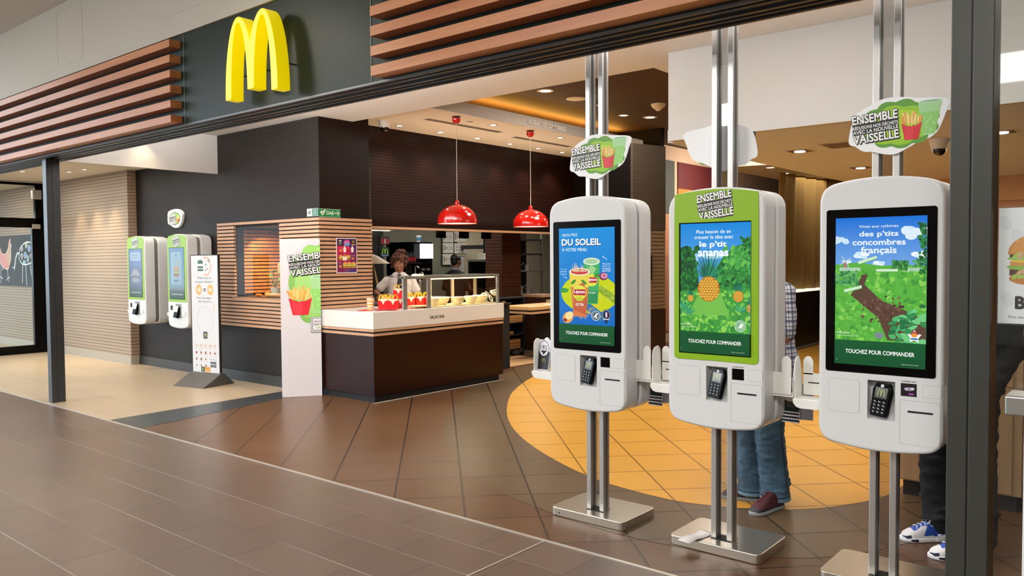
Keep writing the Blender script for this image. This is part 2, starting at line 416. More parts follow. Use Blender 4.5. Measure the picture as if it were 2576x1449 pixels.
def logo_text(a,x0,y0,w,h,tilt=.14,dep=.016):
    """four-line slogan, white on black block shadow"""
    piv=(x0+w/2,y0+h/2)
    rows=[('ENSEMBLE',0,1,.70,1.0,.045),('RÉDUISONS NOS DÉCHETS',0,1,.50,.64,.03),('AVEC LA NOUVELLE',0,1,.335,.465,.03),('VAISSELLE',0,1,0,.29,.045)]
    R=[]
    for t,u0,u1,v0,v1,b in rows: R.append((t,x0+w*u0,x0+w*u1,y0+h*v0,y0+h*v1,b))
    sh=h*dep*1.6
    a.poly([(piv[0]+(x-piv[0])*math.cos(tilt)-(y-piv[1])*math.sin(tilt),piv[1]+(x-piv[0])*math.sin(tilt)+(y-piv[1])*math.cos(tilt)) for x,y in [(x0-w*.01,y0+h*.3),(x0+w*1.01,y0+h*.3),(x0+w*1.01,y0+h*.68),(x0-w*.01,y0+h*.68)]],'#1a1d18')
    for t,X0,X1,Y0,Y1,b in R:
        a.text(t,X0,X1,Y0,Y1,'#141612',b+.055,tilt,piv,dx=sh*.7,dy=-sh)
        a.text(t,X0,X1,Y0,Y1,'#141612',b+.055,tilt,piv)
    for t,X0,X1,Y0,Y1,b in R: a.text(t,X0,X1,Y0,Y1,'#f7f7f4',b*.7,tilt,piv)
def cloud(a,cx,cy,rx,ry,col,bumps=9,amp=.12,ph=0,n=90):
    P=[]
    for i in range(n):
        t=2*PI*i/n; r=1+amp*abs(math.sin(bumps*t/2+ph)); P.append((cx+rx*r*math.cos(t),cy+ry*r*math.sin(t)))
    a.poly(P,col)
def fries(a,cx,y0,w,h,rnd,tilt=0):
    """red carton with a fan of chips"""
    for i in range(34):
        u=rnd.uniform(-1,1); x=cx+u*w*.42; L=h*rnd.uniform(.18,.42)*(1-.25*abs(u)); ang=-u*.35+rnd.uniform(-.12,.12); yb=y0+h*.5+rnd.uniform(0,.13)*h
        dx,dy=math.sin(-ang)*L,math.cos(ang)*L; t=w*.075
        a.poly([(x-t/2,yb),(x+t/2,yb),(x+t/2+dx,yb+dy),(x-t/2+dx,yb+dy)],rnd.choice(['#f2c56b','#eab455','#f6d68c','#dd9c42']))
    P=[(cx-w*.33,y0),(cx+w*.33,y0),(cx+w*.5,y0+h*.58)]
    for i in range(1,9):
        t=i/9; P.append((cx+w*.5-w*t,y0+h*.58-h*.13*math.sin(PI*t)))
    P.append((cx-w*.5,y0+h*.58)); a.poly(P,'#d2202f'); a.poly([(p[0]*.5+cx*.5-w*.13,p[1]*.9+y0*.1) for p in P],'#dc3440')
def drinkglass(a,x0,x1,y0,y1,tilt=.12):
    k=tilt*(y1-y0)
    a.poly([(x0+.2*(x1-x0),y0),(x1-.3*(x1-x0),y0),(x1+.0,y1),(x0,y1)],'#a5d596'); a.poly([(x0+.2*(x1-x0),y0+.05*(y1-y0)),(x1-.3*(x1-x0),y0+.05*(y1-y0)),(x1-.1*(x1-x0),y0+.68*(y1-y0)),(x0+.06*(x1-x0),y0+.68*(y1-y0))],'#8fce6a')
    a.ell((x0+x1)/2,y1,(x1-x0)/2,(y1-y0)*.045,'#c9ead0'); a.ell((x0+x1)/2,y1,(x1-x0)*.42,(y1-y0)*.03,'#8db98c')
    rnd=random.Random(3)
    for i in range(10): a.ell(rnd.uniform(x0+.25*(x1-x0),x1-.3*(x1-x0)),rnd.uniform(y0+.1*(y1-y0),y0+.6*(y1-y0)),(x1-x0)*.03,(x1-x0)*.04,'#bfe8a8',8)
# ------------------------------------------------------------ materials
WHITE_PAINT=plain('#e9e6e2',.55,var=.02,vs=3)
CEIL=plain('#e8e4de',.7,var=.02,vs=2)
CEIL_WARM=plain('#e6dccb',.7,var=.02,vs=2)
GREEN_SIGN=plain('#212b24',.36,spec=.13,var=.03,vs=2)
FRAME=plain('#26292a',.32,metal=.0,spec=.6,var=.05,vs=4)
FRAME2=plain('#3c3e38',.34,metal=.2,spec=.5,var=.06,vs=5)
DARKWALL=grooved('#1f1a17','#26201c','#0c0a09',.031,.007,.5,0,.2,.5)
DARKWARM=grooved('#1a0c07','#1f0e08','#0c0503',.031,.006,.4,1,.2,.7)
HEADER=grooved('#1f0b05','#260e06','#0a0302',.040,.010,.36,1,.22,.9)
SLATW=grooved('#a3927c','#968470','#3a2e24',.0497,.006,.5,0,.4,.5)
SLATW2=grooved('#ad9681','#9d8570','#3a2e24',.0497,.006,.5,1,.4,.5)
PLINTH=plain('#a39b8c',.5); PLINTHD=plain('#2d2f2e',.4)
SLATWOOD=wood('#b98d6c','#cfa683',.45,0); SLATWOODY=wood('#b98d6c','#cfa683',.45,1)
BLACKBACK=plain('#1c1310',.7)
STEEL=plain('#c4c3c0',.36,metal=.9,var=.05,vs=20)
STEELB=plain('#cfc8ba',.28,metal=.92,var=.03,vs=6)
BLACK=plain('#030304',.15,spec=.12,var=.02); BLACKM=plain('#141415',.6,var=.05)
GREY=plain('#8b8c8c',.45); DGREY=plain('#3c3d3e',.45)
PLASTIC=plain('#e4e1dc',.32,spec=.5,coat=.15,var=.015,vs=3)
CREAM=plain('#e9dfc8',.35,var=.02)
# ------------------------------------------------------------ floors
YF=3.46
def poly_floor(name,P,z,mat,th=.0):
    bm=B(); vs=[bm.verts.new((p[0],p[1],z)) for p in P]; bm.faces.new(vs)
    if th:
        r=bmesh.ops.extrude_face_region(bm,geom=bm.faces[:]); bmesh.ops.translate(bm,vec=(0,0,-th),verts=[v for v in r['geom'] if isinstance(v,bmesh.types.BMVert)])
    return struct(name,bm,mat)
MALLT=tiles(('#6b5647','#5b483c'),'#2c231f',.6,.305,.005,0,(.19,-.095),.5,.30,.10,1,.5,.35,joint=('#9b8f84',.006))
BROWNT=tiles(('#5f4128','#583b24'),'#231710',.447,.46,.007,-PI/4,(-.15,-7.488),0,.29,.07,0,.5,.2)
RINGT=tiles(('#5f4c36','#584630'),'#221a14',.447,.46,.007,-PI/4,(-.15,-7.488),0,.29,.07,0,.5,.2)
YELT=tiles(('#d29c40','#cd973b'),'#6b4412',.447,.46,.006,-PI/4,(-.15,-7.488),0,.28,.06,0,.5,.15)
TANT=tiles(('#b9a589','#b09b7e'),'#8f7b5f',.9,.45,.004,0,(0,0),.5,.30,.10,0,.5,.12)
BANDT=tiles(('#34373a','#2e3133'),'#5b5d5e',.6,.62,.004,0,(.2,.1),0,.3,.08,0,.5,.15)
WOODF=wood('#b98f63','#d0a87a',.4,1,.6)
poly_floor('floor',[(-45,-9),(8,-9),(8,YF),(-45,YF)],0,MALLT,.1)
poly_floor('floor',[(-8.2,YF),(8,YF),(8,22),(-8.2,22)],0,BROWNT,.1)
poly_floor('floor',[(-45,YF),(-8.0,YF),(-8.14,5.8),(-45,5.8)],.0012,TANT)
poly_floor('floor',[(-8.02,YF),(-7.38,YF),(-7.83,5.75),(-8.14,5.75)],.0016,BANDT)
RING=spline([(-7.25,9.6),(-7.0,8.3),(-6.58,7.2),(-5.85,6.1),(-5.15,5.2),(-4.03,4.28),(-3.2,3.93),(-2.28,3.80),(-1.6,3.98),(-1.2,4.42),(-.95,5.3),(-1.1,7.2),(-1.7,10.5),(-2.5,14),(-4.5,16.2),(-6.6,14)],8)
YELLOW=spline([(-6.8,9.6),(-6.58,8.5),(-6.05,7.35),(-5.47,6.5),(-4.8,5.74),(-4.06,5.15),(-3.21,4.69),(-2.57,4.55),(-2.2,4.6),(-1.83,4.79),(-1.55,5.15),(-1.40,5.7),(-1.45,7.2),(-1.95,10.5),(-2.7,13.5),(-4.5,15.7),(-6.2,13.2)],8)
poly_floor('floor',RING,.0014,RINGT); poly_floor('floor',YELLOW,.0026,YELT)
poly_floor('floor',[(-12.5,7.9),(-7.34,7.9),(-7.34,9.9),(-12.5,9.9)],.0018,WOODF)
poly_floor('floor',[(-16,5.8),(-8.2,5.8),(-8.2,22),(-16,22)],0,plain('#3a2c24',.5),.1)
bm=B(); box(bm,-45,-.68,YF-.012,YF+.006,0,.004); struct('trim_1',bm,plain('#c9c2b6',.35,metal=.6))
bm=B(); box(bm,-2.648,-2.64,-9,YF-.012,0,.003); struct('trim_2',bm,plain('#cfc8bc',.35,metal=.5))
# ------------------------------------------------------------ facade
bm=B(); box(bm,-45,8,3.45,3.52,2.69,3.44); struct('wall_front',bm,GREEN_SIGN)
bm=B(); box(bm,-45,8,3.43,3.56,3.441,4.3); struct('wall_front',bm,plain('#b5afa0',.7,var=.03,vs=1.5))
for x in (-6.40,-4.03):
    bm=B(); box(bm,x-.003,x+.003,3.446,3.452,2.70,3.435); struct('trim_3',bm,plain('#6a7a70',.4))
bm=B()
box(bm,-45,8,3.456,3.735,2.688,2.76,.002)
for y0,y1,d in ((3.445,3.465,.010),(3.50,3.515,.010),(3.575,3.60,.016),(3.655,3.67,.010),(3.715,3.74,.014)): box(bm,-45,8,y0,y1,2.69-d,2.70,.003)
struct('trim_4',bm,FRAME)
bm=B(); box(bm,-45,8,3.73,3.78,2.72,3.25); struct('trim_5',bm,WHITE_PAINT)
def post(x0,x1,split,mat,name):
    bm=B(); y0,y1=3.505,3.645
    if split:
        m=(x0+x1)/2; box(bm,x0,m-.002,y0,y1,0,2.70,.004); box(bm,m+.002,x1,y0,y1,0,2.70,.004); box(bm,m-.004,m+.004,y0+.01,y1-.01,0,2.70)
    else:
        box(bm,x0,x1,y0,y0+.06,0,2.70,.003); box(bm,x0+.008,x1-.004,y0+.058,y0+.066,0,2.7); box(bm,x0,x1,y0+.064,y1,0,2.70,.003)
    return struct(name,bm,mat)
post(-9.59,-9.49,False,FRAME,'trim_6'); post(-.688,-.542,True,FRAME2,'trim_7')
# access panel seams in the plaster
bm=B()
for (xa,za,xb,zb) in ((-8.9,3.55,-8.9,4.1),(-8.3,3.55,-8.3,4.1),(-8.9,3.55,-8.3,3.55),(-6.75,3.62,-6.05,3.62),(-8.9,4.1,-8.3,4.1)):
    box(bm,min(xa,xb)-.002,max(xa,xb)+.002,3.4285,3.4315,min(za,zb)-.002,max(za,zb)+.002)
struct('trim_8',bm,plain('#b3aa9c',.7))
# mall shell (outside the shop)
bm=B(); box(bm,-12.6,8,-9,3.44,4.175,4.3); struct('ceiling',bm,plain('#d9d5cc',.8,var=.02))
bm=B(); box(bm,-12.6,8,-9.1,-9,0,4.3); struct('wall_back',bm,plain('#cfc9bf',.7))
bm=B(); box(bm,8,8.1,-9,22,0,4.3); struct('wall_right',bm,plain('#cfc9bf',.7))
# slats on the facade
zt=[3.389,3.264,3.139,3.015,2.891,2.768]
SLAT=wood('#ad673c','#c98a58',.36,0,.8,.3)
ordl=['uppermost','second from the top','third from the top','fourth from the top','second from the bottom','lowest']
for side,(x0,x1) in (('left',(-16.0,-6.45)),('right',(-3.925,2.5))):
    for i,z in enumerate(zt):
        bm=B(); box(bm,x0,x1,3.35,3.449,z-.062,z,.0015)
        o=obj('facade_slat',bm,SLAT)
        if side=='left': tag(o,'brown wood sign-band slat, %s of six left of the yellow arches'%ordl[i],'slat','wooden slats left of the yellow arches')
        else: tag(o,'brown wood sign-band slat, %s of six right of the yellow arches'%ordl[i],'slat','wooden slats right of the yellow arches')
# big double arch letter
t=thing('arch_letter_sign','large bright yellow double-arch letter M mounted on the dark green sign band','sign',(-5.157,3.28,2.745))
bm=B(); prism(bm,[(x*.666,(y+.5)*.586) for x,y in ARCH],0,.105,'y',.004)
m,nt,out=nm('yellow_letter'); b=bsdf(nt,out,'#ffe600',.4); b.inputs['Emission Color'].default_value=lin('#ffe800'); b.inputs['Emission Strength'].default_value=.45
obj('letter_body',bm,m,t,True)
for x in (-.29,0,.29):
    bm=B(); cyl(bm,(x,.1,.2),.006,.07,'y',10); obj('standoff',bm,DGREY,t)
# ------------------------------------------------------------ ceilings of the shop
ZH=3.2
def slab(name,x0,x1,y0,y1,z0,z1,mat): 
    bm=B(); box(bm,x0,x1,y0,y1,z0,z1); return struct(name,bm,mat)
slab('ceiling',-9.765,3,3.735,6.2,ZH,3.7,CEIL)
slab('ceiling',-3.53,-3.19,6.2,18,ZH,3.7,CEIL)
slab('wall_front',-9.815,-9.765,3.78,5.70,2.70,ZH+.1,CEIL)
slab('ceiling',-45,-9.815,3.735,5.8,2.92,3.3,CEIL_WARM)
slab('wall_right',-3.19,4,5.84,5.94,2.495,ZH,plain('#c6c4be',.6,var=.01))
slab('ceiling',-3.25,4,5.94,17,2.495,2.6,plain('#cdd0d8',.7,var=.02))
m_dark=tiles(('#55412f','#4f3c2b'),'#2b2019',.62,.62,.004,0,(.03,.26),0,.7,.05,0,.2,.2)
bm=B(); box(bm,-8.3,-3.3,6.2,20,3.6,3.7); struct('ceiling',bm,m_dark)
bm=B(); P=[(-8,6.25),(-6.55,6.25),(-6.55,11.17),(-8,11.17)]
box(bm,-8,-6.58,6.25,11.14,3.275,3.295); struct('ceiling',bm,plain('#e2cdaf',.65,var=.02)); bm=B(); box(bm,-6.58,-6.55,6.25,11.17,3.275,3.415); box(bm,-8,-6.58,11.14,11.17,3.275,3.415); box(bm,-6.965,-6.925,6.4,11.1,3.29,3.48); struct('trim_12',bm,plain('#c3bcb4',.6,var=.02))
slab('ceiling',-16,-8.02,6.2,22,2.62,2.75,plain('#a59a88',.7))
# LED strip in the cove
t=obj('cove_light_strip',box(B(),-6.96,-6.93,6.4,11.1,3.48,3.50),emit('#ffc25c',60)); tag(t,'warm yellow light strip hidden in the ceiling cove above the raised lettering','light')
# curved grey ceiling piece at the back
arc=[(-5.5,11.6)]+[(-5.5+2.4*math.sin(a*PI/20),14.2-2.6*math.cos(a*PI/20)) for a in range(0,11)]+[(-3.1,18),(-5.5,18)]
bm=B(); prism(bm,arc,2.93,3.0,'z'); struct('ceiling',bm,plain('#b9b4ac',.7))
# ------------------------------------------------------------ shop walls
bm=B()
box(bm,-12.08,-9.34,5.70,5.8,0,3.3); box(bm,-8.34,-7.602,5.70,5.8,0,3.3); box(bm,-9.34,-8.34,5.70,5.8,0,1.09); box(bm,-9.34,-8.34,5.70,5.8,1.976,3.3)
struct('wall_left',bm,DARKWALL)
bm=B(); box(bm,-7.62,-7.6,5.702,6.44,0,3.6); struct('wall_left',bm,DARKWARM)
bm=B(); box(bm,-8.1,-8.0,6.40,11.3,1.985,3.6); struct('wall_left',bm,HEADER)
bm=B(); box(bm,-8.1,-7.7,6.34,6.44,0,3.6); struct('wall_left',bm,DARKWARM)
bm=B(); box(bm,-8.11,-7.985,6.44,11.3,1.955,1.985); struct('trim_9',bm,SLATWOODY)
bm=B(); box(bm,-45,-12.08,5.57,5.8,.13,2.95); struct('wall_left',bm,SLATW)
bm=B(); box(bm,-12.082,-12.07,5.572,5.70,.13,2.95); struct('wall_left',bm,SLATW2)
bm=B(); box(bm,-45,-12.065,5.56,5.70,0,.13); struct('baseboard_left',bm,PLINTH)
bm=B(); box(bm,-12.06,-7.6,5.685,5.705,0,.13); struct('baseboard_left',bm,PLINTHD)
bm=B(); box(bm,-8.3,-6.3,11.3,11.4,0,3.6); struct('wall_back',bm,plain('#120a07',.6,spec=.1))
# outer dark shell closing the shop
bm=B(); box(bm,-16.1,-16,5.8,22,0,3.8); box(bm,-16,8,21.9,22,0,3.8); box(bm,-16,-8,11.4+4,11.5+4,0,3.8); struct('wall_back',bm,plain('#2a211c',.7))
slab('ceiling',-16.1,8,3.8,22,3.7,3.8,plain('#2a211c',.8)); slab('ceiling',-45,-16,3.8,6,3.3,3.4,plain('#2a211c',.8))
# groovy column with lower slats at the end of the room
A=Vector((-5.49,9.1,0)); Bb=Vector((-5.34,9.70,0)); ang=math.atan2(Bb.y-A.y,Bb.x-A.x)
def oriented(bm_,name,mat,parent=None,st=True):
    o=obj(name,bm_,mat,parent)
    o.location=A; o.rotation_euler=(0,0,ang)
    if st: o['kind']='structure'
    return o
L=(Bb-A).length
bm=B(); box(bm,0,L,0,.04,1.92,3.05); oriented(bm,'wall_back',grooved('#473d31','#4d4236','#2a231c',.03,.006,.5)); bm=B(); box(bm,.004,L,.045,.5,0,3.05); oriented(bm,'wall_back',plain('#0e0907',.6,spec=.1))
bm=B(); box(bm,0,L,0,.04,0,.86); oriented(bm,'wall_back',plain('#1f1512',.4))
bm=B(); box(bm,0,L,.012,.04,.86,1.92)
for i in range(21): box(bm,0,L,0,.02,.865+i*.0505,.9+i*.0505)
oriented(bm,'wall_back',wood('#7d6a52','#8d7860',.5,0))
# coloured panel wall further back
WP=plain('#d9b79a',.6)
bm=B(); box(bm,-7.3,-7.2,11.9,19,0,3.6); struct('wall_back',bm,WP)
t=thing('striped_wall_mural','tall wall panels in green, maroon, orange and mauve stripes at the back of the room','mural',(-7.19,13,0))
def pan(y0,y1,z0,z1,c,n='colour_panel'):
    bm=B(); box(bm,0,.012,y0-13,y1-13,z0,z1); o=obj(n,bm,plain(c,.6),t); return o
pan(12.9,13.38,2.35,3.33,'#4f5147'); pan(12.9,13.38,1.6,2.35,'#c98d66'); pan(13.52,15.1,2.84,3.33,'#6b2a2b'); pan(13.52,15.1,2.3,2.84,'#c9843a'); pan(13.52,15.1,1.6,2.3,'#8e5a52'); pan(15.2,16.2,1.4,3.3,'#c2a067'); pan(12.9,15.1,.2,1.6,'#b9805a')
# curtain and low partition
bm=B()
P=[]; n=60
for i in range(n+1):
    y=12.9+3.2*i/n; P.append((-5.0+.05*math.sin(i*.85)+.5*((y-12.9)/3.2)**2,y))
prism(bm,P+[(x-.03,y) for x,y in P[::-1]],1.0,3.4,'z'); o=obj('curtain',bm,plain('#93753f',.8,var=.08),None,True); tag(o,'tall mustard brown pleated curtain at the back above the dark low partition','curtain')
t=thing('low_partition','dark brown chest-high partition under the mustard curtain','partition',(-4.75,13.2,0))
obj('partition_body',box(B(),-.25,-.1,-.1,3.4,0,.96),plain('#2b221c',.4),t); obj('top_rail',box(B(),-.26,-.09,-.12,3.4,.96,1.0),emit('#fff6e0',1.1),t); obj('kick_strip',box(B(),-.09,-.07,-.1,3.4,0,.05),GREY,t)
slab('wall_right',-3.2,8,11.1,11.2,0,2.6,wood('#b5702c','#c98339',.45,2,.5)); slab('trim_10',-3.2,4,11.04,11.1,2.2,2.495,plain('#c08a4a',.6))
for x in (-2.2,-1.2,-.2):
    slab('trim_11',x-.01,x+.01,11.085,11.1,0,2.2,plain('#6b4018',.5))
# glazed side partition at the far left with black frame
def stick(bm,x0,x1,y0,y1,z0,z1): box(bm,x0,x1,y0,y1,z0,z1,.003)
bm=B(); X=-15.05
stick(bm,X-.04,X+.04,3.75,5.50,2.855,2.90); stick(bm,X-.04,X+.04,3.75,5.50,2.14,2.30); stick(bm,X-.04,X+.04,5.36,5.50,0,2.9); stick(bm,X-.04,X+.04,3.75,3.83,0,2.9); stick(bm,X-.04,X+.04,5.30,5.36,.12,2.14); stick(bm,X-.04,X+.04,3.83,5.36,0,.14)
o=struct('door_1',bm,BLACK)
bm=B(); box(bm,X-.006,X+.006,3.83,5.36,2.3,2.86); box(bm,X-.006,X+.006,3.83,5.31,.14,2.14); struct('window_1',bm,glass())
t=thing('door_closer','small silver door closer at the top of the black framed glass door','door closer',(X+.05,5.32,2.62)); obj('closer_body',box(B(),0,.07,-.03,.12,0,.16,.01),STEEL,t); obj('closer_arm',box(B(),.01,.03,-.03,.1,-.5,-.42,.004),STEEL,t)
# glass front right of the right-hand post
bm=B(); box(bm,-.542,2.5,3.57,3.58,.02,2.68); struct('window_2',bm,glass((.97,.99,.98,1),.5))
# ------------------------------------------------------------ ceiling fixtures
DOWNLIGHTS=[]
def downlight(x,y,z,label,r=.045,group=None,col='#fff6e6',lit=12):
    t=thing('recessed_downlight',label,'light',(x,y,z),0,group)
    bm=B(); lathe(bm,[(r*.8,-.001),(r*.85,-.006),(r*1.25,-.006),(r*1.3,0),(r*1.25,.001)],n=28); obj('trim_ring',bm,plain('#cdbfa8',.4),t,True)
    bm=B(); cyl(bm,(0,0,-.003),r*.82,.002,n=24); obj('lamp_lens',bm,emit(col,lit),t)
    DOWNLIGHTS.append((x,y,z)); return t
for i,(x,y) in enumerate([(-7.72,7.06),(-7.72,7.8),(-7.72,8.55),(-7.72,9.28),(-7.72,9.97),(-7.72,10.6)]):
    downlight(x,y,3.275,'small soffit downlight near the dark wall, %s of six from the front'%['first','second','third','fourth','fifth','sixth'][i],.045,'soffit downlights')
downlight(-6.8,7.84,3.275,'small round downlight in the cream soffit between the two red pendants, near the raised lettering',.045,'soffit downlights')
downlight(-6.8,9.29,3.275,'small round downlight in the cream soffit behind the farther red pendant',.045,'soffit downlights')
downlight(-5.97,7.86,3.6,'round downlight in the dark tile ceiling nearest the white ceiling edge',.08,'dark ceiling downlights')
downlight(-5.97,9.1,3.6,'round downlight in the dark tile ceiling seen behind the left kiosk poles, nearer one',.06,'dark ceiling downlights')
downlight(-6.15,9.95,3.6,'round downlight in the dark tile ceiling seen behind the left kiosk poles, farther one',.06,'dark ceiling downlights')
downlight(-5.95,10.35,3.6,'round downlight in the dark tile ceiling beside the white bulkhead',.08,'dark ceiling downlights')
downlight(-12.96,5.11,2.92,'round downlight above the pale slat wall, left one of two',.04,'left ceiling downlights')
downlight(-12.46,5.13,2.92,'round downlight above the pale slat wall, right one of two',.04,'left ceiling downlights')
downlight(-13.39,4.62,2.92,'round downlight in the ceiling left of the dark doorway post',.04,'left ceiling downlights')
downlight(-10.6,5.25,2.92,'round downlight above the wall kiosks',.04,'left ceiling downlights')
downlight(-4.85,12.1,2.93,'round downlight in the curved grey ceiling at the back, left one',.07,'curved ceiling downlights')
downlight(-5.0,13.1,2.93,'round downlight in the curved grey ceiling at the back, right one',.07,'curved ceiling downlights'); DOWNLIGHTS=DOWNLIGHTS[:-2]
def sqlight(x,y,label,s=.11):
    t=thing('square_downlight',label,'light',(x,y,2.495),0,'square downlights in the low ceiling')
    bm=B(); box(bm,-s,s,-s,s,-.004,.001); box(bm,-s*.8,s*.8,-s*.8,s*.8,-.006,-.002,mi=1); obj('housing',bm,[plain('#cfc4b2',.5),plain('#3b2a1d',.5)],t)
    bm=B(); cyl(bm,(.0,0,-.012),s*.42,.006,n=20); obj('lamp_lens',bm,emit('#fff2da',12),t); DOWNLIGHTS.append((x,y,2.47))
sqlight(-2.607,7.175,'square recessed downlight in the low ceiling left of the air grille'); sqlight(-2.606,8.958,'square recessed downlight in the low ceiling farther back than the air grille'); sqlight(-1.05,7.149,'square recessed downlight in the low ceiling right of the dark grey post')
t=thing('air_grille','slatted ceiling air grille beside the topper sign of the right kiosk','vent',(-2.12,7.02,2.495))
bm=B(); box(bm,-.22,.22,-.16,.16,-.006,.001); obj('grille_frame',bm,plain('#b9a48c',.5),t)
bm=B()
for i in range(9): box(bm,-.19,.19,-.135+i*.031,-.118+i*.031,-.012,-.004)
obj('grille_slats',bm,plain('#7d6a55',.5),t)
# linear diffusers in the soffit
for a,b,x,l in ((6.95,8.35,-7.12,'long narrow slot diffuser in the cream soffit beside the nearer red pendant'),(8.8,10.15,-7.25,'long narrow slot diffuser in the cream soffit beside the farther red pendant')):
    t=thing('slot_diffuser',l,'vent',(x,a,3.275),0,'slot diffusers in the soffit')
    obj('slot_frame',box(B(),-.05,.05,0,b-a,-.004,.001),plain('#9c876c',.6),t)
    bm=B(); box(bm,-.03,-.008,.02,b-a-.02,-.006,-.003); box(bm,.008,.03,.02,b-a-.02,-.006,-.003); obj('slot_opening',bm,plain('#5d4c3a',.7),t)
def dome_cam(x,y,z,label):
    t=thing('dome_camera',label,'camera',(x,y,z))
    bm=B(); lathe(bm,[(.0,0),(.078,0),(.075,-.02),(.058,-.075),(.05,-.08),(.0,-.08)],n=32); obj('camera_body',bm,plain('#dedad2',.4),t,True)
    bm=B(); lathe(bm,[(.05,-.078),(.048,-.1),(.036,-.122),(.018,-.132),(0,-.135)],n=28); obj('dome',bm,plain('#111113',.08,coat=.5),t,True)
dome_cam(-7.62,6.72,3.275,'white dome camera with black lens on the soffit above the dark brown wall'); dome_cam(-1.5,7.25,2.495,'white dome camera with black lens on the low ceiling beside the dark grey post')
t=thing('smoke_detector','cream conical smoke detector on the dark tile ceiling','smoke detector',(-5.365,9.548,3.6)); bm=B(); lathe(bm,[(0,0),(.09,0),(.09,-.03),(.07,-.05),(.02,-.09),(0,-.092)],n=28); obj('detector_body',bm,plain('#d8c7a6',.4),t,True)
obj('detector_base',lathe(B(),[(0,.001),(.1,.001),(.1,-.01),(0,-.01)],n=28),plain('#e2d3b6',.4),t)
t=thing('ceiling_speaker','round flat cream ceiling speaker in the dark tile ceiling','speaker',(-5.97,8.51,3.6)); bm=B(); lathe(bm,[(0,-.012),(.1,-.012),(.12,-.006),(.125,.0)],n=32); obj('grille_cover',bm,plain('#d9c4a8',.5),t,True); obj('speaker_rim',lathe(B(),[(.1,0),(.13,0),(.13,-.008),(.118,-.01)],n=32),plain('#e5d2b8',.5),t)
t=thing('ceiling_sprinkler','tiny round sprinkler plate in the soffit beside the nearer red pendant','sprinkler',(-6.86,7.459,3.275)); obj('sprinkler_plate',lathe(B(),[(.022,-.001),(.04,-.003),(.042,0)],n=24),plain('#8b7458',.5),t); obj('sprinkler_head',lathe(B(),[(0,-.02),(.01,-.018),(.012,0)],n=12),STEEL,t)
# raised lettering on the soffit edge
t=thing('raised_lettering','small raised white lettering RETRAIT DES COMMANDES on the grey soffit edge','lettering',(-6.55,8.24,3.305))
vs_,tr_,(a_,b_,c_,d_)=glyphs('RETRAIT DES COMMANDES',.01)
def raised(txt,w,h,depth,mat,parent,name,bold=.01):
    vs_,tr_,(a,b,c,d)=glyphs(txt,bold); bm=B(); V=[bm.verts.new((v[0]*0+(v[0]-a)*w/(b-a),0,(v[1]-c)*h/(d-c))) for v in vs_]
    for q in tr_:
        try: bm.faces.new([V[i] for i in q])
        except ValueError: pass
    r=bmesh.ops.extrude_face_region(bm,geom=bm.faces[:]); bmesh.ops.translate(bm,vec=(0,-depth,0),verts=[v for v in r['geom'] if isinstance(v,bmesh.types.BMVert)])
    o=obj(name,bm,mat,parent); return o
o=raised('RETRAIT DES COMMANDES',.82,.062,.02,plain('#f0ece6',.4),t,'letters'); o.rotation_euler=(0,0,PI/2); o.location=(.003,0,0)
# red pendant lamps
def pendant(y,label):
    t=thing('pendant_lamp',label,'lamp',(-6.74,y,3.275),0,'red pendant lamps')
    RED=plain('#c3160c',.16,coat=.6,var=.02)
    bm=B(); lathe(bm,[(.055,0),(.055,-.006),(.014,-.01)],n=28); obj('ceiling_plate',bm,plain('#5c4b3c',.4),t)
    bm=B(); lathe(bm,[(.0,-.01),(.05,-.02),(.052,-.035),(.045,-.06),(.028,-.082),(.008,-.09),(0,-.09)],n=28); obj('canopy',bm,RED,t,True)
    bm=B(); tube(bm,[(0,0,-.08),(0,0,-1.03)],.004,8); obj('cord',bm,plain('#d8cfc2',.5),t)
    z0=-1.29; prof=[]
    for i in range(13):
        a=PI/2*i/12; prof.append((.242*math.cos(a)+.0,z0+.03+.20*math.sin(a)))
    prof=[(.242,z0)]+prof
    prof[-1]=(.028,z0+.232)
    bm=B(); lathe(bm,prof,n=48); ins=[(r-.006 if r>.03 else r,z-.004) for r,z in prof]; lathe(bm,[(.242,z0)]+ins,n=48); obj('lamp_shade',bm,RED,t,True)
    bm=B(); lathe(bm,[(.028,z0+.225),(.03,z0+.245),(.022,z0+.275),(.008,z0+.285),(0,z0+.287)],n=24); obj('shade_cap',bm,RED,t,True)
    bm=B(); lathe(bm,[(0,z0+.012),(.232,z0+.012),(.236,z0+.004)],n=40); obj('diffuser',bm,emit('#ffe9bf',2.6),t)
    return t
pendant(7.087,'red dome pendant lamp hanging nearer, above the salad bar counter'); pendant(8.527,'red dome pendant lamp hanging farther, partly beside the left kiosk')
# ------------------------------------------------------------ order kiosks
_kr=bez((.268,1.25),(.268,1.45),(.268,1.6),(.268,1.79),4)+bez((.268,1.79),(.268,1.855),(.243,1.882),(.185,1.893),10)+bez((.185,1.893),(.12,1.906),(.06,1.911),(0,1.911),6)
_kb=bez((0,.657),(.06,.657),(.12,.662),(.195,.674),6)+bez((.195,.674),(.250,.684),(.268,.715),(.268,.775),10)+bez((.268,.775),(.268,.95),(.268,1.1),(.268,1.25),4)
_half=_kb+_kr+[(0,1.911)]
KOUT=_half+[(-x,z) for x,z in _half[::-1] if abs(x)>1e-4]
def scaled(P,s,cz=1.284): return [(x*s,(z-cz)*s+cz) for x,z in P]
def inset(P,d):
    cz=1.284; return [(x*(1-d/.268),(z-cz)*(1-d/.627)+cz) for x,z in P]
SHELL=plain('#dbdbd9',.3,coat=.15,var=.012,vs=2)
LIME=plain('#8ab600',.36,coat=.1,var=.03,vs=3)
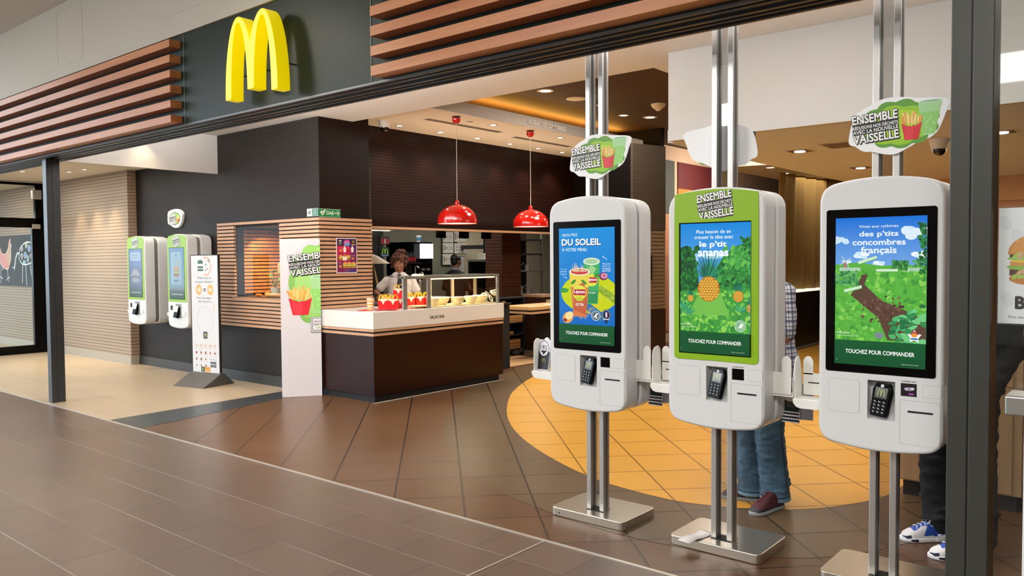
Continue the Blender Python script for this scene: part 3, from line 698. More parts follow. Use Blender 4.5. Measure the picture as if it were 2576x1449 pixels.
def terminal(parent):
    """payment terminal leaning in its recess"""
    bm=B(); prism(bm,[(-.036,-.075),(.036,-.075),(.040,-.06),(.042,.02),(.044,.045),(.03,.078),(-.03,.078),(-.044,.045),(-.042,.02),(-.040,-.06)],-.016,.012,'y',.004)
    o=obj('payment_terminal',bm,BLACK,parent,True); o.location=(.014,.012,.895); o.rotation_euler=(math.radians(-12),math.radians(4),math.radians(-14)); o['label']='black card payment terminal'
    a=Art(.058,.050,'#5f665c'); a.grad(0,.058,0,.05,'#4b5246','#8d938b',5); a.arches(.029,.025,.036,.034,'#e9e28a'); s=a.build('terminal_screen',o,'lit_dim'); s.location=(-.029,-.0168,.006)
    bm=B()
    for r in range(4):
        for c in range(3): box(bm,-.026+c*.021,-.012+c*.021,-.0195,-.016,-.062+r*.0155,-.053+r*.0155,.001)
    k=obj('keypad',bm,plain('#2a2a2c',.5),o)
    a=Art(.06,.065)
    for r in range(4):
        for c in range(3): a.rect(.006+c*.021,.011+c*.021,.006+r*.0155,.010+r*.0155,'#d8d8d8')
    a.rect(.02,.024,-.004,.0,'#c8c23a'); k2=a.build('key_marks',o); k2.location=(-.031,-.0198,-.063)
    bm=B(); cyl(bm,(0,-.017,.064),.008,.002,'y',16); obj('contactless_mark',bm,plain('#c9c9c9',.5),o)
    return o
def holder(parent,sgn,e=None):
    if e is None: e=.04 if sgn>0 else 0
    """white number holder bracket on the side: sgn -1 left/front, +1 right/back (turned by half)"""
    h=bpy.data.objects.new('number_holder',None)
    bm=B()
    box(bm,-.400+e,-.255,.172,.176,.858,.968,.001)             # back plate
    prism(bm,[(.08,.85),(.178,.85),(.178,.93),(.16,1.0),(.15,1.03),(.13,1.05),(.105,1.05),(.085,1.03),(.08,1.0)],-.412+e,-.407+e,'x',.001)
    prism(bm,[(q_+e,w_) for q_,w_ in [(-.40,.96),(-.352,.96),(-.352,1.03),(-.362,1.048),(-.376,1.053),(-.39,1.048),(-.40,1.03)]],.172,.177,'y',.001)
    box(bm,-.412+e,-.262,.065,.178,.846,.852,.002)             # shelf
    prism(bm,[(q_+e*(q_<-.33),w_) for q_,w_ in [(-.412,.850),(-.265,.850),(-.268,.828),(-.285,.81),(-.30,.806),(-.375,.806),(-.395,.812),(-.41,.83)]],.058,.064,'y',.001)
    box(bm,-.27,-.25,.10,.18,.86,.96,.002)
    o=obj('number_holder',bm,plain('#e9e7e0',.35,var=.01),parent); bpy.data.objects.remove(h)
    if sgn>0: o.rotation_euler=(0,0,PI); o.location=(0,.29,0)
    bm=B(); box(bm,-.375,-.285,.1695,.1725,.918,.923); s=obj('slot',bm,BLACKM,o)
    return o
def kiosk_body(t,lime=False,back=True):
    # local frame: front face at y=0, x centred, z absolute
    bm=B(); prism(bm,KOUT,0,.125,'y',.016,seg=3,front_only=True)
    def cut(x0,x1,z0,z1,d):
        c=B(); box(c,x0,x1,-.05,d,z0,z1); return c
    rc=B(); prism(rc,[(-.05,.985),(-.05,.806),(.012,.806),(.05,.835),(.062,.985)],-.045,.073,'x')
    bm=boolean_cut(bm,[rc,cut(.125,.228,.852,.862,.03),cut(.096,.162,.925,.983,.012)])
    o=obj('front_housing',bm,SHELL,t,True)
    obj('groove',box_outline(inset(KOUT,.012),.12,.165),plain('#9a9aa0',.3,metal=.3),t,True)
    bm=B(); prism(bm,KOUT,.160,.29,'y',.02,seg=3); obj('rear_housing',bm,SHELL,t,True)
    obj('receipt_slot',box(B(),.12,.233,.015,.0295,.845,.87),BLACKM,t)
    terminal(t)
    for n,(x0,x1,z0,z1) in dict(blank_panel=(-.219,-.079,.824,.979),small_panel=(.186,.259,.926,.983),receipt_door=(.093,.256,.710,.908)).items():
        bm=B()
        if n=='receipt_door':
            # frame lines only so that the slot stays open
            w=.0012
            box(bm,x0,x1,-.0006,.001,z1-w,z1); box(bm,x0,x1,-.0006,.001,z0,z0+w); box(bm,x0,x0+w,-.0006,.001,z0,z1); box(bm,x1-w,x1,-.0006,.001,z0,z1)
            obj(n,bm,plain('#aaa6a2',.5),t)
        else:
            w=.0012; r=.012 if n=='blank_panel' else .004
            P=rrect(x0,x1,z0,z1,r); Q=rrect(x0+w,x1-w,z0+w,z1-w,r-w); prism(bm,P,-.0005,.001,'y'); prism(bm,Q,-.0011,.001,'y',mi=1)
            obj(n,bm,[plain('#a5a19d',.5),SHELL],t)
    obj('card_scanner',box(B(),.0965,.1615,.008,.0115,.9255,.9825),BLACK,t)
def box_outline(P,y0,y1):
    bm=B(); prism(bm,P,y0,y1,'y'); return bm
def base_and_poles(t,z_top=3.2,pole_top=None):
    bm=B(); prism(bm,rrect(-.262,.252,-.01,.365,.035),0,.052,'z',.006); obj('base_plate',bm,STEELB,t,True)
    bm=B(); box(bm,-.055,.06,.075,.16,.05,.055); obj('cable_hole',bm,BLACKM,t)
    for x in (-.057,.032):
        for z0,z1 in ((.05,.72),(1.86,z_top)):
            pl=obj('pole',box(B(),x,x+.030,.082,.148,z0,z1,.003),STEEL,t)
            obj('pole_groove',box(B(),x+.0305,x+.0325,.105,.125,z0+.005,z1),plain('#6f6c68',.4,metal=.6),pl)
    obj('clear_strip',box(B(),-.027,.032,.112,.116,1.9,z_top),glass((.80,.80,.80,1),1.6),t); obj('clear_strip',box(B(),-.027,.032,.112,.116,.056,.70),glass((.80,.80,.80,1),1.6),t)
def topper(t,y,flip=False,name='topper_sign'):
    # outline in local x,z (centre about z 2.15)
    OUT=spline([(-.155,2.10),(-.135,2.19),(-.10,2.225),(-.055,2.245),(-.02,2.262),(.03,2.268),(.09,2.262),(.14,2.252),(.262,2.232),(.25,2.17),(.222,2.10),(.19,2.072),(.15,2.06),(.10,2.035),(.05,2.012),(.0,2.015),(-.05,2.03),(-.09,2.035),(-.125,2.06),(-.15,2.07)],5)
    if flip: OUT=[(-x,z) for x,z in OUT][::-1]
    bm=B(); prism(bm,OUT,y,y+.005,'y'); o=obj(name,bm,plain('#f1f1f1',.45,var=.01),t); o['label']='cloud-shaped white and green topper sign'
    a=Art(.42,.26)
    def sh(P): return [(x+.16,z-2.01) for x,z in P]
    cloud(a,.222,.135,.150,.098,'#5d9a2e',11,.13,.3); cloud(a,.215,.13,.130,.080,'#93c61f',8,.14,.8); a.ell(.23,.13,.10,.065,'#a9d42a')
    drinkglass(a,.300,.398,.075,.222); fries(a,.275,.06,.085,.13,random.Random(5))
    logo_text(a,.024,.068,.195,.128,.07)
    p=a.build('slogan_print',o)
    if flip: p.location=(.16,y+.0052,2.01); p.rotation_euler=(0,0,PI)
    else: p.location=(-.16,y-.0003,2.01)
    return o
# --- screens ------------------------------------------------------------
SWH=(.388,.675)
def touch_band(a,shine=False):
    a.grad(0,.388,0,.112,'#064f28','#07572c',3); a.text('TOUCHEZ POUR COMMANDER',.05,.343,.052,.070,'#f4f7f2',.03,-.0)
    a.text('Allergènes et informations nutritionnelles',.29,.36,.012,.018,'#cfe3d6',0); a.text('FR',.008,.014,.018,.022,'#cfe3d6',0)
def foliage(a,rnd,x0,x1,y0,y1,n,cols,r0,r1):
    for i in range(n):
        a.ell(rnd.uniform(x0,x1),rnd.uniform(y0,y1),rnd.uniform(r0,r1),rnd.uniform(r0,r1)*.7,rnd.choice(cols),7,rnd.uniform(0,3),up=.25)
def pineapple(a,cx,cy,rx,ry,rnd,leaf=1.0):
    for i in range(17):
        an=-1.25+2.5*i/16; L=ry*1.7*leaf*(1-.3*abs(an)); x1=cx+math.sin(an)*L; y1=cy+ry*.8+math.cos(an)*L; w=rx*.16
        a.poly([(cx-w,cy+ry*.75),(cx+w,cy+ry*.75),(x1,y1)],rnd.choice(['#1f7a5a','#2c9468','#176048']))
    a.ell(cx,cy,rx,ry,'#b97d1c'); 
    for r in range(-4,5):
        for c in range(-4,5):
            x=cx+(c+.5*(r%2))*rx*.26; y=cy+r*ry*.2
            if ((x-cx)/rx)**2+((y-cy)/ry)**2<.82: a.ell(x,y,rx*.115,ry*.09,'#ecb84a',6,up=.1)
def screen_tea():
    a=Art(*SWH); a.grad(0,.388,.11,.675,'#0068c0','#1490dc',10)
    a.ell(.215,.295,.20,.115,'#c8d400'); a.poly([(.13,.245),(.2,.25),(.33,.17),(.29,.13)],'#2f74a8'); a.poly([(.24,.33),(.3,.34),(.388,.29),(.388,.24)],'#86a51c')
    rnd=random.Random(2)
    for i in range(26): a.ring(rnd.uniform(.15,.30),rnd.uniform(.15,.25),.010,.006,.0015,'#f1b93a',8)
    for i in range(24): a.ring(rnd.uniform(.26,.385),rnd.uniform(.25,.34),.010,.006,.0015,'#c9e06a',8)
    a.text('AJOUTEZ',.023,.135,.624,.643,'#eaf5fa',.012); 
    a.text('DU SOLEIL',.023,.295,.575,.611,'#154a92',.05,dx=.004,dy=-.004); a.text('DU SOLEIL',.023,.295,.575,.611,'#f2f4ee',.045); a.text('À VOTRE MENU',.023,.2,.540,.563,'#eaf5fa',.012)
    # green cup behind
    a.poly([(.205,.235),(.275,.235),(.29,.48),(.175,.48)],'#3fae5e'); a.poly([(.21,.24),(.27,.24),(.275,.31),(.203,.31)],'#2b8d55'); a.ell(.232,.48,.058,.022,'#d9ead2'); a.ell(.232,.48,.046,.015,'#a8cda0'); 
    a.poly([(.20,.43),(.23,.46),(.265,.44),(.24,.40)],'#9fd08a')
    a.ell(.233,.372,.042,.036,'#dfe34a'); a.rr(.198,.270,.357,.389,.006,'#b81e2c'); a.text('Lipton',.203,.266,.364,.384,'#ffffff',.03); a.text('THÉ VERT',.208,.262,.295,.306,'#e9f7df',.02)
    # orange cup front
    a.poly([(.105,.158),(.195,.158),(.22,.42),(.075,.42)],'#d97b45'); a.poly([(.085,.33),(.212,.33),(.22,.42),(.075,.42)],'#e9d34e'); a.poly([(.1,.2),(.13,.34),(.18,.36),(.205,.25),(.19,.17)],'#c5603a')
    a.ell(.148,.42,.074,.022,'#f3e9d4'); a.ell(.148,.42,.062,.016,'#c63e3a')
    for i in range(9): a.poly([(.1+i*.011,.42),(.11+i*.011,.42),(.115+i*.009+rnd.uniform(-.02,.02),.455+rnd.uniform(0,.025))],'#e7c9a0')
    a.ell(.148,.30,.05,.043,'#dfe34a'); a.ell(.148,.262,.028,.014,'#c6c92e'); a.rr(.104,.192,.283,.318,.006,'#b81e2c'); a.text('Lipton',.110,.186,.290,.313,'#ffffff',.03); a.text('ICE TEA',.122,.178,.222,.236,'#ffffff',.03)
    for x,y,r in ((.105,.36,.6),(.18,.36,-.6),(.27,.4,.2)): a.ell(x,y,.022,.009,'#3d8f33',12,r)
    a.poly([(.005,.31),(.03,.325),(.075,.318),(.06,.298),(.02,.295)],'#3a9d3c')
    a.ell(.065,.150,.040,.032,'#e9a552',20,.5); a.ell(.074,.162,.032,.022,'#f7dd9a',20,.5); a.ell(.045,.135,.014,.01,'#8c2f25')
    a.ell(.315,.395,.030,.023,'#7c3562'); a.ell(.320,.398,.022,.015,'#e3a7b8'); a.ell(.320,.398,.012,.008,'#c2527c')
    a.ell(.262,.168,.029,.029,'#f2f5f0'); a.ell(.262,.168,.026,.026,'#173c50'); a.ring(.262,.168,.02,.02,.002,'#f2f5f0'); a.poly([(.247,.16),(.262,.18),(.278,.183),(.268,.166),(.272,.153)],'#f2f5f0')
    a.ell(.333,.176,.031,.031,'#0d3050'); a.poly([(.308,.16),(.358,.16),(.333,.122)],'#0d3050'); a.ring(.333,.176,.027,.027,.0015,'#ffffff'); a.rect(.323,.329,.162,.190,'#27408b'); a.rect(.329,.337,.162,.190,'#ffffff'); a.rect(.337,.343,.162,.190,'#c42033'); a.text('FRANCE',.312,.354,.146,.154,'#ffffff',.02)
    for i,s in enumerate(['Thé vert','glacé aux','notes','agrumes']): a.text(s,.307,.363,.462-i*.014,.471-i*.014,'#e8f4fb',.01)
    for i,s in enumerate(['Thé glacé','saveur','Pêche']): a.text(s,.012,.06,.430-i*.014,.438-i*.014,'#b9d8f4',.01)
    a.line([(.34,.49),(.325,.50),(.31,.505)],.0025,'#e8f4fb'); a.line([(.31,.505),(.318,.512)],.0025,'#e8f4fb'); a.line([(.03,.40),(.045,.385),(.06,.38)],.0025,'#b9d8f4'); a.line([(.06,.38),(.052,.39)],.0025,'#b9d8f4')
    touch_band(a); return a
def screen_pineapple():
    a=Art(*SWH); rnd=random.Random(11); a.grad(0,.388,.11,.675,'#7cc0ea','#0086dd',14)
    for i in range(12): a.ell(rnd.uniform(.0,.388),rnd.uniform(.47,.54),rnd.uniform(.03,.06),.012,'#a8d4ee',12,up=.2)
    G=['#1f6a2c','#2c8237','#17562a','#3b9540','#4aa84a']
    a.poly([(0,.55),(.03,.56),(.07,.53),(.09,.48),(.10,.40),(.12,.3),(0,.25)],'#14532a'); foliage(a,rnd,0,.10,.30,.55,110,G[:3]+['#0f4423'],.008,.018)
    a.poly([(.388,.60),(.36,.57),(.30,.55),(.24,.50),(.2,.44),(.2,.32),(.388,.3)],'#2c8237'); foliage(a,rnd,.21,.388,.32,.46,110,G,.008,.018); foliage(a,rnd,.25,.388,.44,.55,90,['#4aa84a','#6cbf4e','#3b9540'],.008,.018); foliage(a,rnd,.34,.388,.52,.60,20,G,.006,.015)
    a.poly([(0,.32),(.388,.34),(.388,.11),(0,.11)],'#3f9a3c'); foliage(a,rnd,0,.388,.112,.33,260,['#59b13f','#7cc84c','#3f9a3c','#338a3a','#90d257'],.006,.018)
    a.poly([(.12,.33),(.22,.34),(.28,.2),(.05,.2)],'#74bd4a')
    for x,y,r in ((.325,.30,.028),(.062,.285,.017),(.388,.24,.02)): pineapple(a,x,y,r,r*1.05,rnd,1.3)
    for i in range(14):
        for bx,by in ((.34,.22),(.02,.23),(.05,.2)):
            an=-1.2+2.4*i/13; a.poly([(bx-.006,by),(bx+.006,by),(bx+math.sin(an)*.07,by+math.cos(an)*.05)],rnd.choice(['#1f8a66','#2fa079','#5dbb5a']),up=.3)
    pineapple(a,.165,.335,.062,.066,rnd,1.45)
    for s,x0,x1,y0,y1,b in (('Plus besoin de se',.095,.285,.622,.640,.012),('creuser la tête avec',.085,.297,.594,.613,.012),("le p'tit",.115,.262,.545,.582,.04),('ananas',.105,.272,.505,.532,.04)): a.text(s,x0,x1,y0,y1,'#f3fafd',b)
    a.text('DURÉE LIMITÉE',.012,.07,.145,.153,'#eaf5e0',.02); a.text('Dans la limite des stocks disponibles',.012,.105,.132,.138,'#eaf5e0',0)
    a.ell(.338,.150,.03,.03,'#dfeedd'); a.ell(.338,.150,.027,.027,'#6fae77'); a.ring(.338,.150,.021,.021,.002,'#eaf5e6'); a.poly([(.325,.14),(.34,.165),(.355,.16),(.347,.138)],'#eaf5e6')
    touch_band(a); return a
def screen_cucumber():
    a=Art(*SWH); rnd=random.Random(21); a.grad(0,.388,.11,.675,'#aadcf6','#006fd6',16)
    for cx,cy,s in ((.35,.60,1.1),(.02,.57,.6),(.11,.50,.6),(.19,.465,.45),(.36,.50,.6),(.05,.47,.4)):
        for i in range(9): a.ell(cx+rnd.uniform(-.045,.045)*s,cy+rnd.uniform(-.012,.018)*s,rnd.uniform(.018,.03)*s,rnd.uniform(.011,.02)*s,rnd.choice(['#dceefa','#c9e4f6','#eef7fd']),14,up=.3)
    a.poly([(0,.46),(.1,.47),(.2,.455),(.3,.46),(.388,.455),(.388,.11),(0,.11)],'#58b03c'); foliage(a,rnd,0,.388,.115,.44,340,['#4fa83a','#6cc047','#3f9636','#87cf55','#5bb640'],.006,.018)
    a.poly([(.12,.415),(.145,.415),(.13,.37),(.20,.30),(.34,.24),(.388,.2),(.388,.12),(.23,.12),(.19,.22),(.07,.32),(.1,.37)],'#5b4032'); foliage(a,rnd,.12,.30,.2,.32,60,['#6d4f3e','#4c3428','#7b5b47'],.004,.010)
    # mill, fences, trees
    a.poly([(.035,.44),(.055,.44),(.05,.475),(.04,.475)],'#a77b78'); 
    for k in range(4):
        an=.6+k*PI/2; a.line([(.045,.475),(.045+.028*math.cos(an),.475+.028*math.sin(an))],.004,'#b8c9d8')
    for x in [i*.0055+.02 for i in range(17)]+[i*.006+.29 for i in range(14)]: a.rect(x,x+.003,.43,.447,'#d7e6ea',up=.1)
    foliage(a,rnd,.0,.105,.365,.43,70,['#4e9a5c','#6bb46b','#2f7d45'],.006,.012); foliage(a,rnd,.25,.31,.44,.475,30,['#2f7d3a','#276b34','#46934a'],.007,.013); foliage(a,rnd,.33,.37,.45,.48,16,['#3d8a48','#5aa85a'],.006,.012); foliage(a,rnd,.36,.388,.42,.64,60,['#17562a','#2c8237'],.006,.014)
    # cucumber sticks
    for P in ([(.10,.475),(.107,.460),(.185,.488),(.182,.5)],[(.18,.44),(.183,.427),(.272,.428),(.272,.441)],[(.04,.345),(.045,.330),(.12,.352),(.118,.366)]): a.poly(P,'#cdebc4'); a.line([P[1],P[2]],.003,'#4f9a4b')
    # leaves in front
    for i in range(46):
        x=rnd.uniform(.25,.388); y=rnd.uniform(.12,.31)*(.55+.45*(x-.2)/.188); 
        a.ell(x,y,rnd.uniform(.014,.026),rnd.uniform(.008,.014),rnd.choice(['#2f8a4f','#4fb36a','#6fcb80','#1f7040']),12,rnd.uniform(-.8,.8),up=.5)
    a.ell(.195,.14,.02,.014,'#7c8894'); 
    st=[(.342+.031*math.sin(2*PI*k/10)*(1 if k%2==0 else .55),.142+.031*math.cos(2*PI*k/10)*(1 if k%2==0 else .55)) for k in range(10)]; a.poly(st,'#f4f4f4'); a.poly([(.342,.167),(.322,.15),(.362,.15)],'#c93a44'); a.ell(.342,.148,.012,.009,'#e9963a'); a.rect(.328,.356,.128,.136,'#3f78b8')
    for s,x0,x1,y0,y1,b in (('Vivez aux rythmes',.105,.272,.624,.640,.012),("des p'tits",.107,.272,.582,.612,.035),('concombres',.078,.302,.549,.575,.035),('français',.115,.265,.505,.541,.035)): a.text(s,x0,x1,y0,y1,'#e6f1f6',b)
    a.text('DURÉE LIMITÉE',.010,.066,.142,.151,'#eaf5e0',.02); a.text('Dans la limite des stocks disponibles',.010,.105,.129,.135,'#eaf5e0',0)
    touch_band(a); return a
def bezel(t,lime,scr):
    if lime:
        P=spline([(-.225,1.88),(-.1,1.897),(0,1.901),(.1,1.897),(.232,1.876),(.238,1.7),(.238,1.3),(.238,1.015),(.215,1.012),(0,1.014),(-.215,1.012),(-.228,1.02),(-.228,1.3),(-.228,1.7)],4)
        P=[(-.225,1.884),(-.15,1.893),(-.07,1.899),(0,1.901),(.08,1.898),(.16,1.889),(.235,1.876),(.238,1.76),(.238,1.03),(.232,1.017),(.215,1.012),(.0,1.015),(-.205,1.012),(-.222,1.017),(-.229,1.03),(-.229,1.76)]
        bm=B(); prism(bm,P,-.005,.002,'y',.002); fr=obj('lime_frame',bm,LIME,t,True); fr['label']='lime green frame'
        obj('screen_border',box(B(),-.199,.199,-.0065,.0,1.046,1.733),BLACK,t)
        a=Art(.20,.14); logo_text(a,.004,.005,.19,.128,.13,.02); p=a.build('slogan_print',fr); p.location=(-.095,-.0055,1.752)
    else:
        bm=B(); prism(bm,rrect(-.233,.237,1.014,1.767,.012),-.004,.002,'y',.001); obj('screen_bezel',bm,BLACK,t,True)
    s=scr.build('screen',t,'lit_screen'); s.location=(-.190,-.0068 if lime else -.0045,1.052); return s
def number_card(loc,rz,label,kind=0,tilt=0,group='black number cards'):
    t=thing('number_card',label,'card',loc,rz,group); t.rotation_euler=(tilt,0,rz)
    bm=B(); prism(bm,[(-.045,0),(.045,0),(.052,.19),(-.052,.19)],-.002,.002,'y'); obj('card_board',bm,plain('#e2e2ea',.45,var=.01),t)
    a=Art(.11,.19)
    if kind==0:
        a.poly([(.012,.004),(.098,.004),(.104,.10),(.006,.10)],'#15181a'); a.poly([(.006,.10),(.104,.10),(.104,.115),(.02,.15)],'#15181a'); a.ell(.055,.135,.042,.050,'#15181a'); a.ell(.055,.135,.038,.046,'#e6e6ee'); a.text('192',.027,.083,.128,.155,'#15181a',.01); a.poly([(.03,.122),(.085,.122),(.07,.11),(.055,.095),(.045,.108)],'#15181a'); a.arches(.057,.062,.026,.022,'#b9a94a'); a.text('Merci de poser votre numéro',.035,.08,.043,.047,'#7f8486',0)
    elif kind==1:
        a.poly([(.008,.058),(.102,.058),(.106,.188),(.006,.188)],'#10231c'); a.arches(.056,.115,.028,.024,'#d9bd5a'); a.text('Nous apportons votre',.03,.082,.092,.096,'#9fb0a6',0); a.text('commande à table',.033,.079,.084,.088,'#9fb0a6',0)
        for k in range(3): a.rect(.010,.100,.006+k*.018,.016+k*.018,'#14161a')
    else: a.rect(.006,.104,.0,.19,'#9a9aa8')
    p=a.build('card_print',t); p.location=(-.055,-.0022,0)
    return t
KC=(-2.637,-1.837,-1.037)
KL=['white self-order kiosk with a blue iced-tea advert, nearest the salad bar counter','self-order kiosk with a lime green frame and pineapple advert, in the middle','white self-order kiosk with a cucumber field advert, next to the dark grey post']
for i,cx in enumerate(KC):
    t=thing('order_kiosk',KL[i],'kiosk',(cx,3.85,0),0,'self-order kiosks'); kiosk_body(t,i==1); base_and_poles(t)
    bezel(t,i==1,[screen_tea,screen_pineapple,screen_cucumber][i]())
    holder(t,-1,-.042 if i==0 else 0); holder(t,1)
    if i!=1: topper(t,.062)
    else: topper(t,.172,True)
    if i>0:
        a=Art(.066,.012); a.text('SCANNER CARTE',.002,.062,.002,.008,'#3b3b3d',.02); p=a.build('scanner_caption',t); p.location=(.098,-.0008,.987)
    if i==2:
        a=Art(.062,.054,'#1a0f1c'); a.ell(.03,.03,.02,.008,'#b9a6c6'); a.ell(.045,.032,.008,.006,'#fff6ff'); a.ell(.02,.028,.006,.005,'#f6eef6'); a.rect(.03,.05,.004,.012,'#c257c9'); p=a.build('scanner_glow',t,'lit_dim'); p.location=(.098,.0070,.9275)
    if i==0:
        a=Art(.012,.012); a.poly([(.0,.0),(.012,.0),(.009,.010),(.005,.011)],'#101010'); p=a.build('base_mark',t); p.location=(-.20,-.0105,.018)
    if i<2:
        number_card((cx+.298,4.128,.685),0,'dark number card with striped foot hanging under the holder right of the %s kiosk'%['iced-tea','lime green'][i],1,.04)
        number_card((cx+.352,4.16,.70),.15,'grey number card behind the striped one, right of the %s kiosk'%['iced-tea','lime green'][i],2,0)
number_card((KC[0]-.408,3.965,.853),-.05,'number card 192 standing in the holder left of the iced-tea kiosk',0,-.10)
number_card((KC[0]-.34,4.04,.735),.05,'number card with striped foot hanging behind the holder left of the iced-tea kiosk',1,0)
# receipt on the base of the middle kiosk
bm=B(); n=14
V=[]
for i in range(n+1):
    u=i/n; z=.0+.006*math.sin(u*PI*1.5)**2+(.0 if u<.8 else .0)
    V.append([bm.verts.new((.215*u-.005*math.sin(u*3),w+.0*u,.002+z)) for w in (-.038,.038)])
for a_,b_ in zip(V,V[1:]): bm.faces.new((a_[0],b_[0],b_[1],a_[1]))
o=obj('receipt',bm,plain('#efede9',.6,var=.01),None,True); o.location=(-1.975,3.775,.0535); o.rotation_euler=(0,0,math.radians(80)); md=o.modifiers.new('th','SOLIDIFY'); md.thickness=.0006
tag(o,'curled white paper receipt lying on the steel base of the lime green kiosk','receipt')
# --- wall kiosks ---------------------------------------------------------
def wall_kiosk(cx,label,scr):
    t=thing('wall_kiosk',label,'kiosk',(cx,5.33,0),0,'wall-mounted kiosks'); 
    bm=B(); prism(bm,KOUT,0,.14,'y',.02,seg=3,front_only=True); obj('front_housing',bm,SHELL,t,True)
    bm=B(); prism(bm,inset(KOUT,.02),.13,.21,'y'); obj('groove',bm,plain('#6d6a66',.4),t,True)
    bm=B(); prism(bm,KOUT,.195,.352,'y',.012,seg=2); obj('rear_housing',bm,SHELL,t,True)
    P=[(-.24,1.86),(-.2,1.887),(-.1,1.899),(.08,1.899),(.2,1.885),(.245,1.86),(.245,1.04),(.235,1.012),(-.235,1.012),(-.245,1.04)]
    bm=B(); prism(bm,P,-.005,.002,'y',.001); fr=obj('lime_frame',bm,LIME,t); fr['label']='lime green frame'
    obj('screen_border',box(B(),-.199,.199,-.0065,0,1.046,1.733),BLACK,t)
    a=Art(.20,.14); logo_text(a,.004,.005,.19,.128,.13,.02); p=a.build('slogan_print',fr); p.location=(-.10,-.0055,1.745)
    s=scr.build('screen',t,'lit_dim'); s.location=(-.194,-.0068,1.052)
    obj('card_reader',box(B(),-.19,-.14,-.004,.002,.90,.96,.002),BLACKM,t)
    obj('recess',box(B(),-.05,.09,-.003,.002,.80,.985,.002),plain('#8a8884',.5),t)
    bm=B(); prism(bm,[(-.036,-.075),(.036,-.075),(.042,.02),(.03,.078),(-.03,.078),(-.042,.02)],-.02,.02,'y',.004); o=obj('payment_terminal',bm,BLACK,t,True); o.location=(.02,-.022,.875); o.rotation_euler=(-.25,.1,.1)
    obj('terminal_shield',box(B(),-.03,.03,-.026,-.02,0,.08,.004),plain('#cfd6dd',.2),o)
    obj('receipt_tray',box(B(),.13,.2,-.012,.002,.83,.88,.004),plain('#f0eee8',.4),t)
    holder(t,-1); return t
def scr_night():
    a=Art(*SWH); a.grad(0,.388,.11,.675,'#33477c','#6c8fd0',8); rnd=random.Random(4)
    a.poly([(.04,.60),(.07,.63),(.32,.63),(.35,.6),(.35,.53),(.32,.51),(.07,.51),(.04,.53)],'#b9d9ee'); a.text('NOUVEAU',.1,.29,.575,.6,'#4a77a8',.03); a.text('EN CE MOMENT',.08,.31,.54,.56,'#4a77a8',.02)
    for i in range(14): a.rect(.02+i*.026,.035+i*.026,.3,.36+rnd.uniform(0,.09),rnd.choice(['#6a4f9c','#51407f','#8a5fae']))
    a.ell(.19,.30,.12,.09,'#b2a9ab'); a.ell(.19,.27,.13,.03,'#4b3a2e'); a.ell(.17,.26,.06,.02,'#b03030'); a.ell(.2,.235,.12,.04,'#9aa0a6'); a.grad(0,.388,.11,.2,'#2a3d5f','#39507b',3); touch_band(a); return a
def scr_burger():
    a=Art(*SWH); a.grad(0,.388,.11,.675,'#6fa3b8','#4f93bf',6); a.rect(.05,.31,.19,.62,'#9fc6dd'); a.rr(.16,.2,.565,.595,.004,'#4c7b93'); a.text('LE CLASSIQUE',.12,.25,.53,.545,'#3f6d86',.02); a.text('À partager',.13,.24,.505,.52,'#3f6d86',.02)
    a.ell(.24,.47,.022,.025,'#a9ad3a'); 
    burger2d(a,.19,.36,.15,.16); a.text('BIG MAC™',.12,.26,.225,.255,'#23384a',.05); a.text('Prix maximum conseillé',.09,.29,.2,.208,'#3f6d86',0); a.grad(0,.388,.11,.18,'#7d6a66','#6fa3b8',3); touch_band(a); return a
def burger2d(a,cx,cy,w,h):
    a.ell(cx,cy-h*.36,w*.48,h*.13,'#c98438'); a.rect(cx-w*.47,cx+w*.47,cy-h*.3,cy-h*.18,'#5a2f1a'); a.ell(cx,cy-h*.14,w*.52,h*.07,'#8fc04a'); a.rect(cx-w*.46,cx+w*.46,cy-h*.12,cy-h*.02,'#d69a4a'); a.rect(cx-w*.47,cx+w*.47,cy-h*.0,cy+h*.1,'#55291a'); a.ell(cx,cy+h*.02,w*.52,h*.05,'#9acb55'); a.ell(cx,cy-h*.03,w*.45,h*.03,'#f3c94a')
    P=[(cx-w*.5,cy+h*.1),(cx+w*.5,cy+h*.1)]+[(cx+w*.5*math.cos(PI*i/12),cy+h*.12+h*.36*math.sin(PI*i/12)) for i in range(13)]; a.poly(P,'#d08a3c'); a.poly([(x*.9+cx*.1,y*.95+(cy+h*.25)*.05+h*.02) for x,y in P],'#dc9c4c')
    r=random.Random(3)
    for i in range(16): a.ell(cx+r.uniform(-.35,.35)*w,cy+h*r.uniform(.2,.4),w*.015,w*.01,'#f3e2b8',6)
wall_kiosk(-11.345,'white wall kiosk with lime frame and purple-blue advert, nearer the pale slat wall',scr_night())
wall_kiosk(-10.185,'white wall kiosk with lime frame and light blue burger advert, beside the standing sign board',scr_burger())
t=thing('wall_slogan_sign','small cloud-shaped green slogan sign fixed on the dark wall above the wall kiosks','sign',(-10.86,5.665,2.15))
OUT=spline([(-.20,.02),(-.18,.10),(-.05,.13),(.08,.13),(.2,.075),(.19,-.04),(.1,-.12),(-.02,-.125),(-.12,-.09),(-.19,-.06)],5)
bm=B(); prism(bm,OUT,0,.035,'y'); obj('sign_board',bm,plain('#f1f1f1',.45),t)
a=Art(.36,.22); cloud(a,.18,.11,.15,.085,'#5d9a2e',10,.13); cloud(a,.18,.11,.12,.065,'#93c61f',8,.14); fries(a,.28,.05,.07,.11,random.Random(5)); logo_text(a,.02,.03,.2,.15,.1); p=a.build('slogan_print',t); p.location=(-.18,-.0005,-.11)
